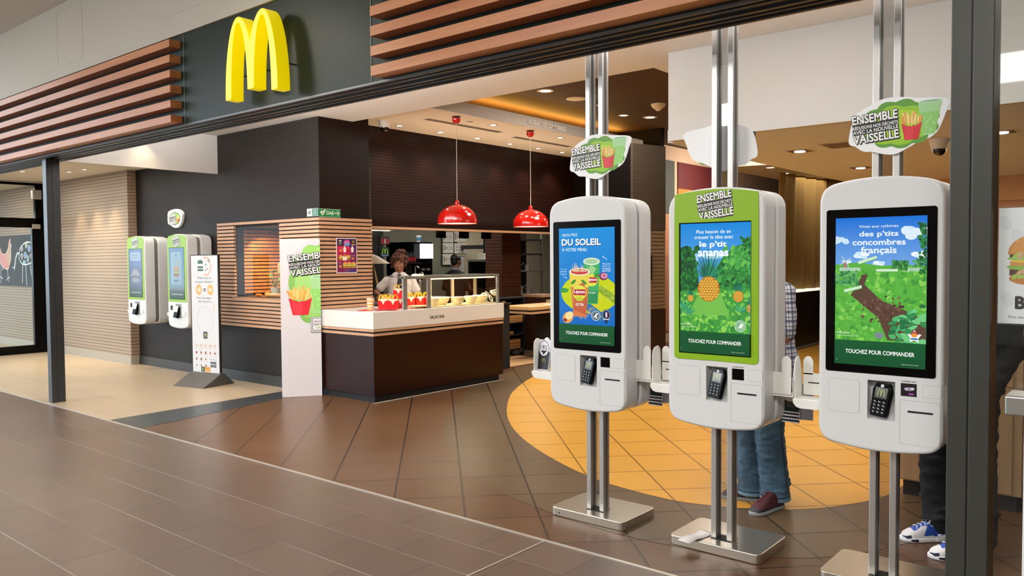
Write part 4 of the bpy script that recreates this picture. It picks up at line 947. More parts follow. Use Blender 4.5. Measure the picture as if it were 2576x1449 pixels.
# ------------------------------------------------------------ niche wall cladding
def slat_rows(bm,x0,x1,y0,y1,z0,z1,pitch=.0535,h=.036):
    z=z0
    while z+h<=z1+.003:
        box(bm,x0,x1,y0,y1,z,z+h,.0015,seg=1); z+=pitch
ZS=.712
t=thing('slat_cladding','horizontal light wood slat cladding around the lit display window on the dark wall','wall cladding',(-8.7,5.69,ZS))
def rel(bm): 
    bmesh.ops.translate(bm,vec=(8.7,-5.69,-ZS),verts=bm.verts[:]); return bm
zn=[ZS+.0463*i for i in range(29)]
bm=B()
for z in zn:
    z1=z+.033
    if z1<1.09 or z>1.975: box(bm,-9.74,-7.59,5.655,5.69,z,z1,.0015,seg=1)
    else: box(bm,-9.74,-9.34,5.655,5.69,z,z1,.0015,seg=1); box(bm,-8.34,-7.59,5.655,5.69,z,z1,.0015,seg=1)
obj('wood_slats',rel(bm),SLATWOOD,t)
bm=B(); box(bm,-9.74,-9.34,5.69,5.698,ZS,2.05); box(bm,-8.34,-7.59,5.69,5.698,ZS,2.05); box(bm,-9.34,-8.34,5.69,5.698,ZS,1.09); box(bm,-9.34,-8.34,5.69,5.698,1.976,2.05); obj('backing',rel(bm),BLACKBACK,t)
t=thing('slat_cladding','horizontal light wood slat cladding behind the purple menu poster on the dark brown wall','wall cladding',(-7.58,6.06,.98))
bm=B()
for z in zn:
    if z>.97: box(bm,-7.59,-7.56,5.655,6.445,z,z+.033,.0015,seg=1)
bmesh.ops.translate(bm,vec=(7.58,-6.06,-.98),verts=bm.verts[:]); obj('wood_slats',bm,SLATWOODY,t)
bm=B(); box(bm,-7.60,-7.588,5.70,6.44,.98,2.05); bmesh.ops.translate(bm,vec=(7.58,-6.06,-.98),verts=bm.verts[:]); obj('backing',bm,BLACKBACK,t)
# display niche interior
t=thing('display_niche','lit display window recess lined with wood slats, holding plants and vegetables','display case',(-8.84,5.8,1.09))
bm=B(); 
for z in zn:
    if 1.09<z<1.96: box(bm,-.58,.58,.52,.55,z-1.09,z-1.09+.033); box(bm,-.53,-.5,0,.55,z-1.09,z-1.09+.033)
obj('wood_slats',bm,wood('#c07a45','#d89a60',.45,0),t)
bm=B(); box(bm,-.6,.6,.55,.57,-.03,.93); box(bm,-.56,-.53,-.1,.57,-.03,.93); box(bm,.56,.6,-.1,.57,-.03,.93); box(bm,-.6,.6,-.1,.57,.886,.92); obj('backing',bm,BLACKBACK,t)
obj('shelf',box(B(),-.6,.6,-.13,.57,-.03,0),wood('#9c7350','#b3885f',.4,0),t)
obj('window_pane',box(B(),-.5,.5,-.125,-.120,0,.886),glass((.98,.98,.98,1),.25),t)
downlight(-8.66,5.95,1.975,'bright spotlight in the top of the display window recess',.03,None,'#fff3d8',14); DOWNLIGHTS.pop(); NICHE=(-8.66,5.95,1.93)
def leafy(x,y,z,label,h=.26,n=26,seed=1,cols=('#6f8f3a','#8fae4e')):
    t=thing('potted_plant',label,'plant',(x,y,z)); r=random.Random(seed)
    bm=B(); lathe(bm,[(0,0),(.042,0),(.05,.06),(.06,.115),(.056,.115),(.045,.03),(0,.03)],n=28); o=obj('pot',bm,plain('#c9cbb8',.45),t,True)
    bm=B(); cyl(bm,(0,0,.09),.054,.012,n=20); obj('soil',bm,plain('#3a2c20',.9),t)
    bm=B(); 
    for i in range(5):
        a=i*1.3; tube(bm,[(0,0,.1),(.02*math.cos(a),.02*math.sin(a),.18),(.05*math.cos(a),.05*math.sin(a),.1+h*.8)],.003,6)
    obj('stem',bm,plain('#5f6f34',.6),t)
    bm=B()
    for i in range(n):
        a=r.uniform(0,6.3); rr=r.uniform(.01,.09); zz=.13+r.uniform(0,h); L=r.uniform(.03,.055)
        Mx=Matrix.Translation((rr*math.cos(a),rr*math.sin(a),zz))@Euler((r.uniform(-.7,.7),r.uniform(-.9,.2),a)).to_matrix().to_4x4()
        q=bmesh.new(); v=[q.verts.new(p) for p in ((0,0,0),(L*.4,L*.38,.006),(L*.8,L*.25,.004),(L*1.1,0,-.006),(L*.8,-L*.25,.004),(L*.4,-L*.38,.006),(L*.5,0,-.003))]
        for k in range(6): 
            q.faces.new((v[k],v[(k+1)%6],v[6]))
        merge(bm,q,0,Mx)
    obj('leaves',bm,plain(cols[0],.55,var=.25,vs=20),t); return t
leafy(-8.83,5.92,1.09,'leafy plant in a pale pot at the left of the display window shelf',.22,34,1)
leafy(-8.45,5.93,1.09,'taller leafy plant in a pale pot at the right of the display window shelf',.30,36,4,('#9fb25a','#bcc878'))
t=thing('glass_jar','large clear glass jar with lid standing behind the plants in the display window','jar',(-8.68,6.165,1.09)); bm=B(); lathe(bm,[(0,.001),(.13,.001),(.15,.03),(.15,.38),(.11,.44),(.11,.46),(.105,.46),(.105,.435),(.144,.375),(.144,.035),(0,.01)],n=36); obj('jar_body',bm,glass((.93,.93,.88,1),1.6,.03,.05,(.9,.8,.6,1)),t,True); bm=B(); lathe(bm,[(.12,.46),(.13,.47),(.10,.52),(.02,.545),(.02,.57),(0,.575)],n=28); obj('lid',bm,glass((.9,.9,.86,1),1.6,.04,.1,(.9,.8,.6,1)),t,True)
t=thing('glass_carafe','slim clear carafe at the right edge of the display window','bottle',(-8.40,6.15,1.09)); bm=B(); lathe(bm,[(0,.001),(.06,.001),(.065,.2),(.04,.36),(.035,.5),(.05,.58),(.045,.58),(.03,.5),(.035,.36),(.06,.2),(.055,.01)],n=28); obj('carafe_body',bm,glass((.93,.93,.9,1),1.6,.03,.05,(.9,.85,.7,1)),t,True); obj('carafe_rim',lathe(B(),[(.045,.575),(.052,.58),(.052,.588),(.045,.588)],n=28),plain('#d6cfba',.3),t)
t=thing('cheese_block','pale yellow paper-wrapped wedge standing in the display window','food',(-8.70,6.05,1.48)); 
t['label']='pale yellow folded paper bag on a stand in the display window'; t['category']='bag'; t.name='paper_bag'; t.location=(-8.66,5.93,1.09)
bm=B(); prism(bm,[(-.09,.3),(.09,.3),(.1,.42),(.03,.47),(-.09,.43)],-.03,.03,'y',.006); obj('bag_body',bm,plain('#e0c079',.6),t); bm=B(); cyl(bm,(0,0,.02),.006,.29,n=10); cyl(bm,(0,0,0),.05,.02,n=24,mi=0); obj('stand',bm,STEEL,t)
t=thing('photo_frame','small white framed picture standing between the two plants','frame',(-8.62,6.06,1.09),.2); obj('frame_border',box(B(),-.07,.07,0,.012,0,.17,.002),plain('#eceae4',.4),t); a=Art(.12,.145,'#3f6f9b'); a.grad(0,.12,0,.145,'#31424c','#6fa4c9',5); a.ell(.04,.06,.03,.03,'#8b6a4a'); p=a.build('picture',t); p.location=(-.06,-.0005,.012)
r=random.Random(9)
names=[('carrot','#d9792f'),('baguette','#d39a52'),('mushroom','#d9c3a0'),('lemon','#e3c23e'),('tomato','#c2452c')]
k=0
for i in range(11):
    n_,c=names[i%5]; x=-9.06+i*.062; y=5.83+.10*((i*7)%3); 
    bm=B()
    if n_ in('carrot','baguette'):
        L=.16 if n_=='carrot' else .24; R=.02 if n_=='carrot' else .026; pts=[(-L/2+L*j/6,0,R) for j in range(7)]; rr=[R*(.35+.65*math.sin(PI*(.15+.8*j/6))) for j in range(7)]; tube(bm,pts,rr,12)
    elif n_=='mushroom': lathe(bm,[(0,0),(.012,0),(.011,.02),(.028,.024),(.026,.036),(.012,.046),(0,.048)],n=20)
    elif n_=='lemon': lathe(bm,[(0,0),(.008,.003),(.02,.012),(.026,.026),(.02,.042),(.006,.054),(0,.058)],n=20)
    else: lathe(bm,[(0,.004),(.014,.0),(.028,.012),(.032,.028),(.026,.044),(.01,.05),(0,.046)],n=20)
    o=obj(n_,bm,plain(c,.45,var=.12,vs=30),None,True); o.location=(x,y,1.091); o.rotation_euler=(0,0,r.uniform(-1,1))
    where=['at its left end','left of the pot','in front of the left pot','right of the left pot','near its middle','at its middle','right of its middle','between the pots','left of the right pot','in front of the right pot','at its right end'][i]
    tag(o,'%s lying on the display window shelf %s'%(n_,where),'food','produce on the display window shelf')
# signs
t=thing('defibrillator_sign','green DAE sign with heart symbol and arrow on the corner of the brown wall','sign',(-7.598,5.69,2.05),PI/2)
obj('sign_plate',box(B(),0,.305,-.004,.0,0,.095),plain('#1d7a3f',.35),t)
a=Art(.305,.095,'#1f8243'); a.rect(0,.305,0,.004,'#dfe8e0'); a.rect(0,.305,.091,.095,'#dfe8e0'); a.ell(.036,.054,.02,.017,'#f4f6f3'); a.ell(.056,.054,.02,.017,'#f4f6f3'); a.poly([(.018,.05),(.074,.05),(.046,.014)],'#f4f6f3'); a.poly([(.05,.07),(.036,.045),(.046,.045),(.042,.02),(.058,.05),(.048,.05)],'#1f8243'); a.rect(.074,.082,.064,.088,'#f4f6f3'); a.rect(.066,.090,.072,.080,'#f4f6f3')
a.text('DAE',.105,.205,.030,.068,'#f4f6f3',.03); a.rect(.215,.265,.044,.054,'#f4f6f3'); a.poly([(.255,.024),(.262,.020),(.292,.049),(.262,.078),(.255,.074),(.275,.049)],'#f4f6f3'); p=a.build('sign_print',t); p.location=(0,-.0045,0)
t=thing('camera_notice_sign','small grey and green notice with camera symbol beside the DAE sign','sign',(-7.815,5.685,2.06)); obj('sign_plate',box(B(),0,.21,-.003,0,0,.09),plain('#d7dcd9',.4),t)
a=Art(.21,.09,'#d0d6d3'); a.rect(.10,.205,.005,.085,'#2c6a58'); a.poly([(.02,.03),(.05,.06),(.08,.05),(.05,.035)],'#4b5357'); a.ring(.05,.045,.03,.03,.005,'#6b7377'); 
for i,s in enumerate(('SITE SOUS','VIDÉO','PROTECTION')): a.text(s,.12,.185,.062-i*.022,.075-i*.022,'#e4efe8',.02)
p=a.build('sign_print',t); p.location=(0,-.0035,0)
t=thing('menu_poster','framed purple and red promotional poster with cups, burgers and prices on the slats','poster',(-7.558,5.893,1.395),PI/2)
obj('frame_border',box(B(),0,.305,-.006,0,0,.417,.002),plain('#e8d9d9',.4),t)
a=Art(.285,.395); a.grad(0,.285,0,.395,'#6e0f45','#4a1058',4); a.grad(0,.2,.12,.31,'#8c1040','#b5123f',4); a.poly([(.285,.395),(.285,.25),(.1,.32),(.0,.395)],'#3d1358'); a.poly([(.285,0),(.285,.12),(.12,.0)],'#3c1a66')
a.rr(.02,.075,.32,.385,.005,'#26301f'); a.poly([(.025,.365),(.07,.365),(.06,.378),(.035,.378)],'#eeeeee'); a.text('DRIVE',.03,.066,.345,.355,'#d9d9c9',.02); a.text('CLICK',.03,.066,.33,.34,'#d9d9c9',.02)
a.ell(.145,.345,.046,.04,'#c24a85'); a.ell(.148,.33,.042,.022,'#4f7fb5'); a.text('SAVEURS',.11,.18,.347,.362,'#f08fb4',.03); a.text('PETITS PRIX',.112,.182,.325,.338,'#a7cbe6',.03)
a.rr(.21,.27,.335,.385,.005,'#241a2d'); a.arches(.24,.362,.034,.028,'#e0bf4d'); a.rect(.214,.266,.322,.332,'#e8b36a')
def cup2(x,y,s,c,t2): a.poly([(x-.016*s,y),(x+.016*s,y),(x+.022*s,y+.045*s),(x-.022*s,y+.045*s)],c); a.poly([(x-.022*s,y+.045*s),(x+.022*s,y+.045*s),(x+.004,y+.075*s),(x-.002,y+.08*s)],t2)
cup2(.112,.235,1,'#f3ece9','#f7e9e6'); cup2(.17,.24,.9,'#a01535','#d23a4a'); cup2(.225,.235,1,'#f3ece9','#f7e9e6'); a.text('2€',.032,.075,.245,.272,'#f2a04a',.05); a.text('GLACES',.034,.07,.285,.292,'#e7b7c6',.02)
burger2d(a,.05,.175,.055,.06); burger2d(a,.165,.178,.06,.055); a.poly([(.08,.14),(.14,.14),(.145,.19),(.075,.19)],'#f3e6d8'); a.ell(.11,.198,.024,.014,'#b5763c'); a.text('2€',.21,.25,.15,.178,'#f2a04a',.05); a.text('PETITE FAIM',.205,.262,.19,.197,'#e7b7c6',.02); a.text('SALÉE',.21,.255,.202,.208,'#e7b7c6',.02)
for x in (.115,.175,.24): burger2d(a,x,.085,.075,.075)
a.text('3€',.022,.062,.055,.085,'#f2a04a',.05); a.text('GRANDE',.022,.06,.11,.117,'#e7b7c6',.02); a.text('FAIM',.022,.05,.097,.103,'#e7b7c6',.02); a.text('Offres valables dans la limite des stocks',.09,.22,.026,.032,'#8fa3d6',0); a.text('mangerbouger.fr',.10,.18,.012,.018,'#c8cfe8',0)
p=a.build('poster_print',t); p.location=(.010,-.0065,.011)
# ------------------------------------------------------------ tall white banner box
ang=math.atan2(5.64-5.28,-7.51+7.765); L=.44
t=thing('banner_stand','tall white cardboard column with green cloud slogan, fries and glass print by the corner','banner',(-7.765,5.27,0),ang)
bm=B(); prism(bm,[(0,0),(L,0),(L-.03,.065),(.03,.065)],0,1.79,'z',.003); obj('column_body',bm,plain('#efeaec',.5,var=.01),t)
a=Art(L,1.79); Z0=0
cloud(a,.40,1.30,.31,.46,'#e4dfe3',12,.07,.2); cloud(a,.41,1.27,.30,.44,'#7fb356',11,.08,.5); cloud(a,.42,1.27,.26,.40,'#97cc68',10,.07,.2); a.ell(.37,1.25,.21,.30,'#a3d478'); a.ell(.33,1.66,.08,.055,'#8cc25e')
drinkglass(a,.325,.56,.95,1.36); fries(a,.215,.93,.26,.34,random.Random(8)); logo_text(a,.10,1.395,.43,.235,.12,.022)
a.rr(.325,.60,.725,.905,.015,'#6b6e70'); a.rr(.330,.60,.735,.90,.014,'#e9e6e8'); a.rr(.342,.60,.748,.89,.01,'#56595b'); a.rr(.348,.60,.755,.885,.008,'#f7f5f6')
a.text('DÉCOUVREZ',.362,.505,.845,.868,'#2d3032',.03,.03); a.text('DANS VOTRE',.358,.500,.81,.832,'#2d3032',.03,.03); a.text('SUR PLACE',.385,.52,.775,.795,'#86b83c',.03,.03)
p=a.build('banner_print',t); p.location=(0,-.0005,0)
# ------------------------------------------------------------ loyalty totem
ang=math.atan2(.10,.50)
t=thing('sign_totem','slim standing black-backed sign board with loyalty programme print on a folded grey metal foot','sign',(-9.63,5.215,0),ang)
obj('back_board',box(B(),0,.50,.0,.03,.12,1.63,.003),BLACKM,t)
a=Art(.475,1.475,'#dadadb')
cx=.24
for i in range(26):
    an=-1.9+3.9*i/25; a.ell(cx+.03+.085*math.cos(an),1.34+.11*math.sin(an),.008,.010,'#dd9a6e',8,up=.2)
a.ell(.17,1.39,.05,.03,'#2e5a4c'); a.rect(.12,.22,1.345,1.37,'#e9ebe4'); a.rect(.12,.22,1.28,1.34,'#2e5a4c'); a.rect(.12,.22,1.305,1.315,'#e9ebe4')
for x,y,s in ((.27,1.36,.02),(.32,1.41,.03),(.27,1.29,.015),(.30,1.31,.012)): a.rect(x-s,x+s,y-.003,y+.003,'#2e3a36'); a.rect(x-.003,x+.003,y-s,y+s,'#2e3a36')
a.text('Avez-vous un',.11,.36,1.18,1.215,'#5b5e5e',.01); a.text('compte Fidélité ?',.07,.40,1.125,1.16,'#5b5e5e',.01)
a.ell(.135,1.045,.052,.068,'#e0a756'); a.ell(.34,1.045,.052,.068,'#e0a756'); a.text('1€',.11,.165,1.02,1.075,'#fdf7ec',.03); a.text('1pt',.31,.375,1.02,1.075,'#fdf7ec',.03); a.rect(.215,.262,1.05,1.062,'#3a3d3c'); a.rect(.215,.262,1.028,1.04,'#3a3d3c')
a.text('Des avantages',.10,.355,.925,.955,'#5b5e5e',.01); a.text('dès 15 points',.12,.345,.88,.91,'#5b5e5e',.01)
a.line([(.38,.90),(.40,.83),(.385,.77)],.008,'#dcc08e'); a.ring(.235,.65,.145,.185,.004,'#b9bab8'); a.rr(.20,.275,.43,.52,.01,'#3c4a3a'); a.arches(.238,.475,.045,.045,'#d9c468')
for i,s in enumerate(('15','30','45','60','75')): a.text(s,.045+i*.083,.095+i*.083,.325,.36,'#d9ab6a',.01); a.rect(.052+i*.083,.09+i*.083,.305,.309,'#bcb7ae')
rr_=random.Random(5)
for row in range(3):
    for c in range(5 if row==0 else 3):
        x=.07+c*.083; y=.25-row*.08; a.ell(x,y,rr_.uniform(.009,.016),rr_.uniform(.012,.022),rr_.choice(['#a3452f','#8d6a4a','#5c5a52','#b56a5a']),10); a.rect(x-.02,x+.02,y-.036,y-.033,'#c9c6c0')
a.text('Téléchargez l’app',.30,.43,.165,.178,'#77797a',0); a.rr(.32,.42,.115,.143,.004,'#2d2e30'); a.rr(.32,.42,.075,.103,.004,'#2d2e30'); a.text('Disponible',.335,.41,.122,.133,'#e8e8e8',.01); a.text('Télécharger',.335,.41,.082,.093,'#e8e8e8',.01)
a.rect(.155,.21,.0-.0+.0,.0,'#ffffff'); a.rr(.15,.215,-.0+.012,.075,.004,'#46543f'); a.arches(.182,.045,.035,.035,'#d9c468'); a.rr(.22,.31,.012,.075,.004,'#e0a04a'); a.text('programme',.23,.30,.045,.056,'#7a5423',0)
p=a.build('board_print',t); p.location=(.013,-.0006,.145)
bm=B(); prism(bm,[(-.30,0),(-.29,.0),(.0,.15),(.04,.15),(.20,.012),(.20,0)],-.02,.52,'x',.002); obj('metal_foot',bm,plain('#4d4b48',.4,metal=.3),t)
# ------------------------------------------------------------ salad bar counter
t=thing('salad_bar_counter','L-shaped service counter with white worktop, wood bands and dark brown base, marked SALAD BAR','counter',(-7.1,6.8,0))
def c2(P): return [(x+7.1,y-6.8) for x,y in P]
TOP=c2([(-7.585,5.65),(-6.63,5.65),(-6.63,7.82),(-7.15,7.82),(-7.15,6.46),(-7.585,6.46)])
def ins2(d): return c2([(-7.585,5.65+d),(-6.63-d,5.65+d),(-6.63-d,7.82-d),(-7.15,7.82-d),(-7.15,6.46),(-7.585,6.46)])
o=obj('worktop',prism(B(),TOP,.80,.985,'z',.004),plain('#e6e3dc',.22,coat=.1,var=.01),t,True)
bm=B(); prism(bm,ins2(.004),.772,.80,'z'); prism(bm,ins2(.004),.725,.752,'z'); obj('wood_band',bm,SLATWOODY,t)
obj('dark_band',prism(B(),ins2(.02),.752,.772,'z'),BLACKBACK,t)
obj('base_panel',prism(B(),ins2(.012),.075,.725,'z'),wood('#1d0806','#260c09',.32,1,.5,.25),t)
obj('panel_joint',box(B(),.4575,.4585,-.215,-.212,.08,.72),plain('#140a08',.5),t)
obj('plinth',prism(B(),ins2(.05),0,.075,'z'),BLACKM,t)
bm=B(); box(bm,.462,.468,-1.15,1.0,0,.006); obj('floor_bead',bm,plain('#cfcac0',.4),t)
o=raised('SALAD BAR',.235,.035,.002,plain('#2b2723',.5),t,'counter_lettering',.0); o.rotation_euler=(0,0,PI/2); o.location=(.4705,-.30,.865)
# display case
t=thing('glass_display_case','glass and grey metal food display case with lamps standing on the white salad bar worktop','display case',(-6.66,6.13,.985))
def fr(bm,x0,x1,y0,y1,z0,z1): box(bm,x0,x1,y0,y1,z0,z1,.002)
for (x,y,w) in ((-.025,.03,.03),(-.02,.40,.025),(-.02,1.625,.02)):
    o=obj('case_post',box(B(),x-.012,x+.012,y-w,y+w,0,.375,.002),plain('#8f8f8c',.35,metal=.5),t)
for y in (.80,1.2,1.625): obj('rear_post',box(B(),-.42,-.395,y-.02,y+.02,0,.37,.002),plain('#b9a68a',.35,metal=.4),t)
bm=B(); fr(bm,-.04,-.005,0,1.645,.345,.375); fr(bm,-.425,-.395,.28,1.645,.345,.375); fr(bm,-.42,-.01,1.62,1.645,.345,.375); obj('top_rail',bm,plain('#8d9089',.35,metal=.5),t)
bm=B(); box(bm,-.42,-.01,.03,1.63,.366,.372); obj('top_glass',bm,glass((.93,.95,.92,1),1.4),t)
bm=B(); box(bm,-.018,-.013,.06,.37,.0,.345); box(bm,-.018,-.013,.43,1.6,.0,.345); obj('front_glass',bm,glass((.95,.95,.93,1),.8),t)
obj('end_glass',box(B(),-.40,-.02,1.628,1.632,0,.345),glass((.95,.95,.93,1),.8),t)
obj('case_lamp',box(B(),-.07,-.045,.45,1.6,.330,.342),emit('#ffdf9e',6),t); obj('case_floor',box(B(),-.40,-.02,.42,1.61,.001,.012),plain('#e3cfa0',.35),t)
def bowl(x,y,z,label,r=.085):
    t=thing('salad_bowl',label,'bowl',(x,y,z),0,'cream salad bowls'); bm=B(); lathe(bm,[(0,0),(r*.55,0),(r*.6,.008),(r*.88,.05),(r,.085),(r*.96,.085),(r*.84,.05),(r*.55,.014),(0,.012)],n=36); obj('bowl_body',bm,plain('#efe0b4',.35,var=.02),t,True); bm=B(); lathe(bm,[(r*.97,.083),(r*1.04,.088),(r*.99,.094),(r*.95,.088)],n=36); obj('bowl_rim',bm,plain('#f3e6c0',.3),t,True)
for i,(x,y,r,l) in enumerate([(-6.79,6.72,.07,'small cream bowl, leftmost in the display case'),(-6.90,6.95,.11,'widest cream bowl in the display case, left behind'),(-6.76,7.10,.085,'cream bowl in the display case, second from the front left'),(-6.78,7.36,.085,'cream bowl in the display case, near the middle right'),(-6.84,7.60,.10,'wide cream bowl in the display case, rightmost')]): bowl(x,y,.998,l,r)
t=thing('serving_plate','flat cream plate in the left part of the display case','plate',(-6.80,6.47,.997)); bm=B(); lathe(bm,[(0,0),(.06,0),(.11,.012),(.108,.015),(.06,.005),(0,.004)],n=36); obj('plate_body',bm,plain('#ecdcb0',.3),t,True); obj('plate_rim',lathe(B(),[(.104,.012),(.112,.013),(.110,.018),(.104,.016)],n=36),plain('#e6d19a',.3),t,True)
t=thing('spotlight_puck','flat round lamp lying on the glass top of the display case','lamp',(-6.88,6.55,1.357)); bm=B(); lathe(bm,[(0,0),(.07,0),(.075,.006),(.07,.018),(0,.02)],n=32); obj('puck_body',bm,plain('#f4efdf',.3),t,True); obj('puck_lens',cyl(B(),(0,0,.019),.06,.003,n=28),emit('#fff3d8',3),t)
# red meal boxes with yellow arch handles
def meal_box(x,y,z,rz,label,s=1):
    t=thing('meal_box',label,'box',(x,y,z),rz,'red meal boxes'); w=.055;d=.043;h=.105
    bm=B(); pr=bmesh.new(); A_=[pr.verts.new(p) for p in ((-w,-d,0),(w,-d,0),(w,d,0),(-w,d,0))]; C_=[pr.verts.new(p) for p in ((-w*1.12,-d*1.1,h),(w*1.12,-d*1.1,h),(w*1.12,d*1.1,h),(-w*1.12,d*1.1,h))]; pr.faces.new(A_[::-1]); pr.faces.new(C_)
    for k in range(4): pr.faces.new((A_[k],A_[(k+1)%4],C_[(k+1)%4],C_[k]))
    merge(bm,pr); obj('box_body',bm,plain('#c90f14',.38,var=.03),t)
    for yy in (-.012,.006):
        bm=B(); prism(bm,[(q[0]*.115,(q[1]+.5)*.062+h) for q in ARCH],yy,yy+.0015,'y'); obj('arch_handle',bm,plain('#f0b81e',.4),t)
    bm=B(); prism(bm,[(-w*1.1,h),(-w*.4,h-.012),(-.012,h-.03),(0,h-.055),(.012,h-.03),(w*.4,h-.012),(w*1.1,h),(w*.6,h+.012),(-w*.6,h+.012)],-d*1.12,-d*1.12+.002,'y'); o=obj('white_flap',bm,plain('#f3e6c8',.4),t)
    return t
for i,(x,y,z,l) in enumerate([(-7.02,6.14,.985,'red meal box with yellow handles beside the striped cup'),(-6.90,6.18,.985,'red meal box with yellow handles just left of the case post'),(-7.13,6.28,.985,'red meal box in the second row behind the left one'),(-6.97,6.33,1.1,'red meal box raised on others in front of the cashier'),(-6.97,6.36,.985,'red meal box under the raised one'),(-7.02,6.50,.985,'red meal box seen through the case glass, leftmost'),(-7.0,6.64,.985,'red meal box seen through the case glass, second from the left'),(-6.98,6.77,.985,'red meal box seen through the case glass, third from the left'),(-6.96,6.90,.985,'red meal box seen through the case glass, rightmost of the row')]):
    y=min(y,7.7); x2=x if i<5 else x-.13; meal_box(x2,y,z,.75 if i<5 else 1.45,l)
t=thing('meal_box','x','box',(-8,8,1)); bpy.data.objects.remove(t)
t=thing('paper_cup','orange and white striped paper cup beside the red meal boxes','cup',(-7.12,6.03,.985)); bm=B(); lathe(bm,[(0,0),(.032,0),(.043,.125),(.040,.125),(.030,.004),(0,.004)],n=32)
m,nt,out=nm('striped_cup'); b=bsdf(nt,out,'#f2e4cf',.4); wv=N(nt,'ShaderNodeTexWave',wave_type='BANDS',bands_direction='Z'); wv.inputs['Scale'].default_value=9; wv.inputs['Distortion'].default_value=2.2; wv.inputs['Detail Scale'].default_value=1.5; nt.links.new(coords(nt),wv.inputs[0]); nt.links.new(ramp(nt,wv.outputs['Fac'],[(.48,'#f3ead8'),(.52,'#e2a046')]),b.inputs['Base Color'])
obj('cup_body',bm,m,t,True); obj('cup_rim',lathe(B(),[(.041,.122),(.045,.124),(.044,.129),(.040,.128)],n=32),plain('#f3ecdf',.4),t,True)
for i,(x,y,r) in enumerate([(-6.98,5.86,.5),(-6.87,5.98,1.0),(-6.80,6.05,.8)]):
    t=thing('red_leaflet',['flat red leaflet on the worktop corner, leftmost','flat red leaflet on the worktop, middle one','flat red leaflet on the worktop against the case, rightmost'][i],'leaflet',(x,y,.986+i*.0035),r,'red leaflets')
    obj('paper',box(B(),-.07,.07,-.10,.10,0,.003),plain('#b5161c',.35),t); obj('fold_line',box(B(),-.001,.001,-.10,.10,.003,.0036),plain('#7c0f14',.5),t)
# cup tower and tape-like rings right of the case
t=thing('cup_stack','white lids and rings heap beside the display case','lids',(-7.35,8.30,.93)); 
rx=random.Random(3)
for i in range(8):
    bm=B(); Mx=Matrix.Translation((rx.uniform(-.07,.07),rx.uniform(-.09,.12),.04+.018*i))@Euler((rx.uniform(.4,1.3),rx.uniform(-.4,.4),rx.uniform(0,3))).to_matrix().to_4x4(); lathe(bm,[(.03,-.006),(.05,-.006),(.052,.006),(.03,.006),(.03,-.006)],n=24,M=Mx); obj('lid_ring',bm,plain('#ece3cc',.4),t,True)
t=thing('side_counter','black side counter with dark top behind the salad bar','counter',(-7.45,8.35,0)); obj('counter_body',box(B(),-.22,.18,-.38,.35,0,.90),BLACKM,t); obj('counter_top',box(B(),-.24,.2,-.4,.37,.90,.93,.003),plain('#2a211c',.3),t)
# ------------------------------------------------------------ trolley, cabinets, table at the far end
t=thing('shelf_trolley','black shelf trolley on castors holding brown paper stacks','trolley',(-8.1,9.75,0))
bm=B(); box(bm,-.3,.0,-.34,-.30,.1,.93); box(bm,-.3,.0,.30,.34,.1,.93); box(bm,-.3,-.28,-.34,.34,.1,.93); obj('side_frame',bm,BLACKM,t)
for z in (.10,.33,.52,.74,.92): obj('shelf',box(B(),-.3,0,-.34,.34,z,z+.018),BLACKM,t)
for x,y in ((-.03,.28),(-.03,-.28),(-.27,.28),(-.27,-.28)):
    w=obj('castor',cyl(B(),(x,y-.014,.045),.045,.028,'y',20),plain('#161616',.4),t); obj('castor_fork',box(B(),x-.01,x+.01,y-.02,y+.02,.05,.1),STEEL,w)
for i,(z,h,y0,y1,l) in enumerate([(.538,.11,-.28,.28,'brown paper bag stack on the second trolley shelf from the top'),(.348,.05,-.28,.05,'low brown paper stack on the second trolley shelf from the bottom'),(.118,.15,-.25,.22,'brown carton stack on the lowest trolley shelf'),(.758,.13,-.25,-.15,'brown carton strip on the top trolley shelf')]):
    bm=B()
    for k in range(3): box(bm,-.25,-.01+.003*k,y0,y1,h*k/3,h*(k+1)/3-.003)
    o=obj('paper_stack',bm,wood('#a9763f','#c4935a',.6,1)); o.location=(-8.1,9.75,z); tag(o,l,'paper','paper stacks on the trolley')
t=thing('drawer_cabinet','dark brown drawer cabinet with pale top edge behind the trolley','cabinet',(-8.28,10.68,0)); obj('cabinet_body',box(B(),-.32,.1,-.03,.42,0,.90),wood('#3a2219','#4a2c20',.4,1),t); obj('cabinet_top',box(B(),-.33,.12,-.035,.44,.90,.94),SLATWOODY,t); f_=obj('drawer',box(B(),.1,.112,-.02,.4,.66,.88,.003),wood('#42281d','#523325',.4,1),t); obj('drawer_label',box(B(),.112,.115,.06,.26,.80,.86),plain('#d9c2a0',.5),f_)
t=thing('wood_table','table end with light wood top and dark edge beyond the trolley','table',(-7.55,9.75,0)); obj('table_top',box(B(),-.32,.28,-.55,.62,.79,.84,.003),wood('#c59b64','#d8b07a',.35,1),t); obj('edge_band',box(B(),-.31,.27,-.54,.61,.765,.79),BLACKBACK,t); obj('lower_board',box(B(),-.32,.28,-.55,.62,.735,.765),SLATWOODY,t); obj('table_base',box(B(),-.1,.1,.05,.45,0,.735),BLACKM,t)
o=obj('white_slip',box(B(),-.05,.05,-.08,.08,0,.004),plain('#efe9df',.5)); o.location=(-7.5,9.95,.84); tag(o,'small white slip of paper on the light wood table end','paper')
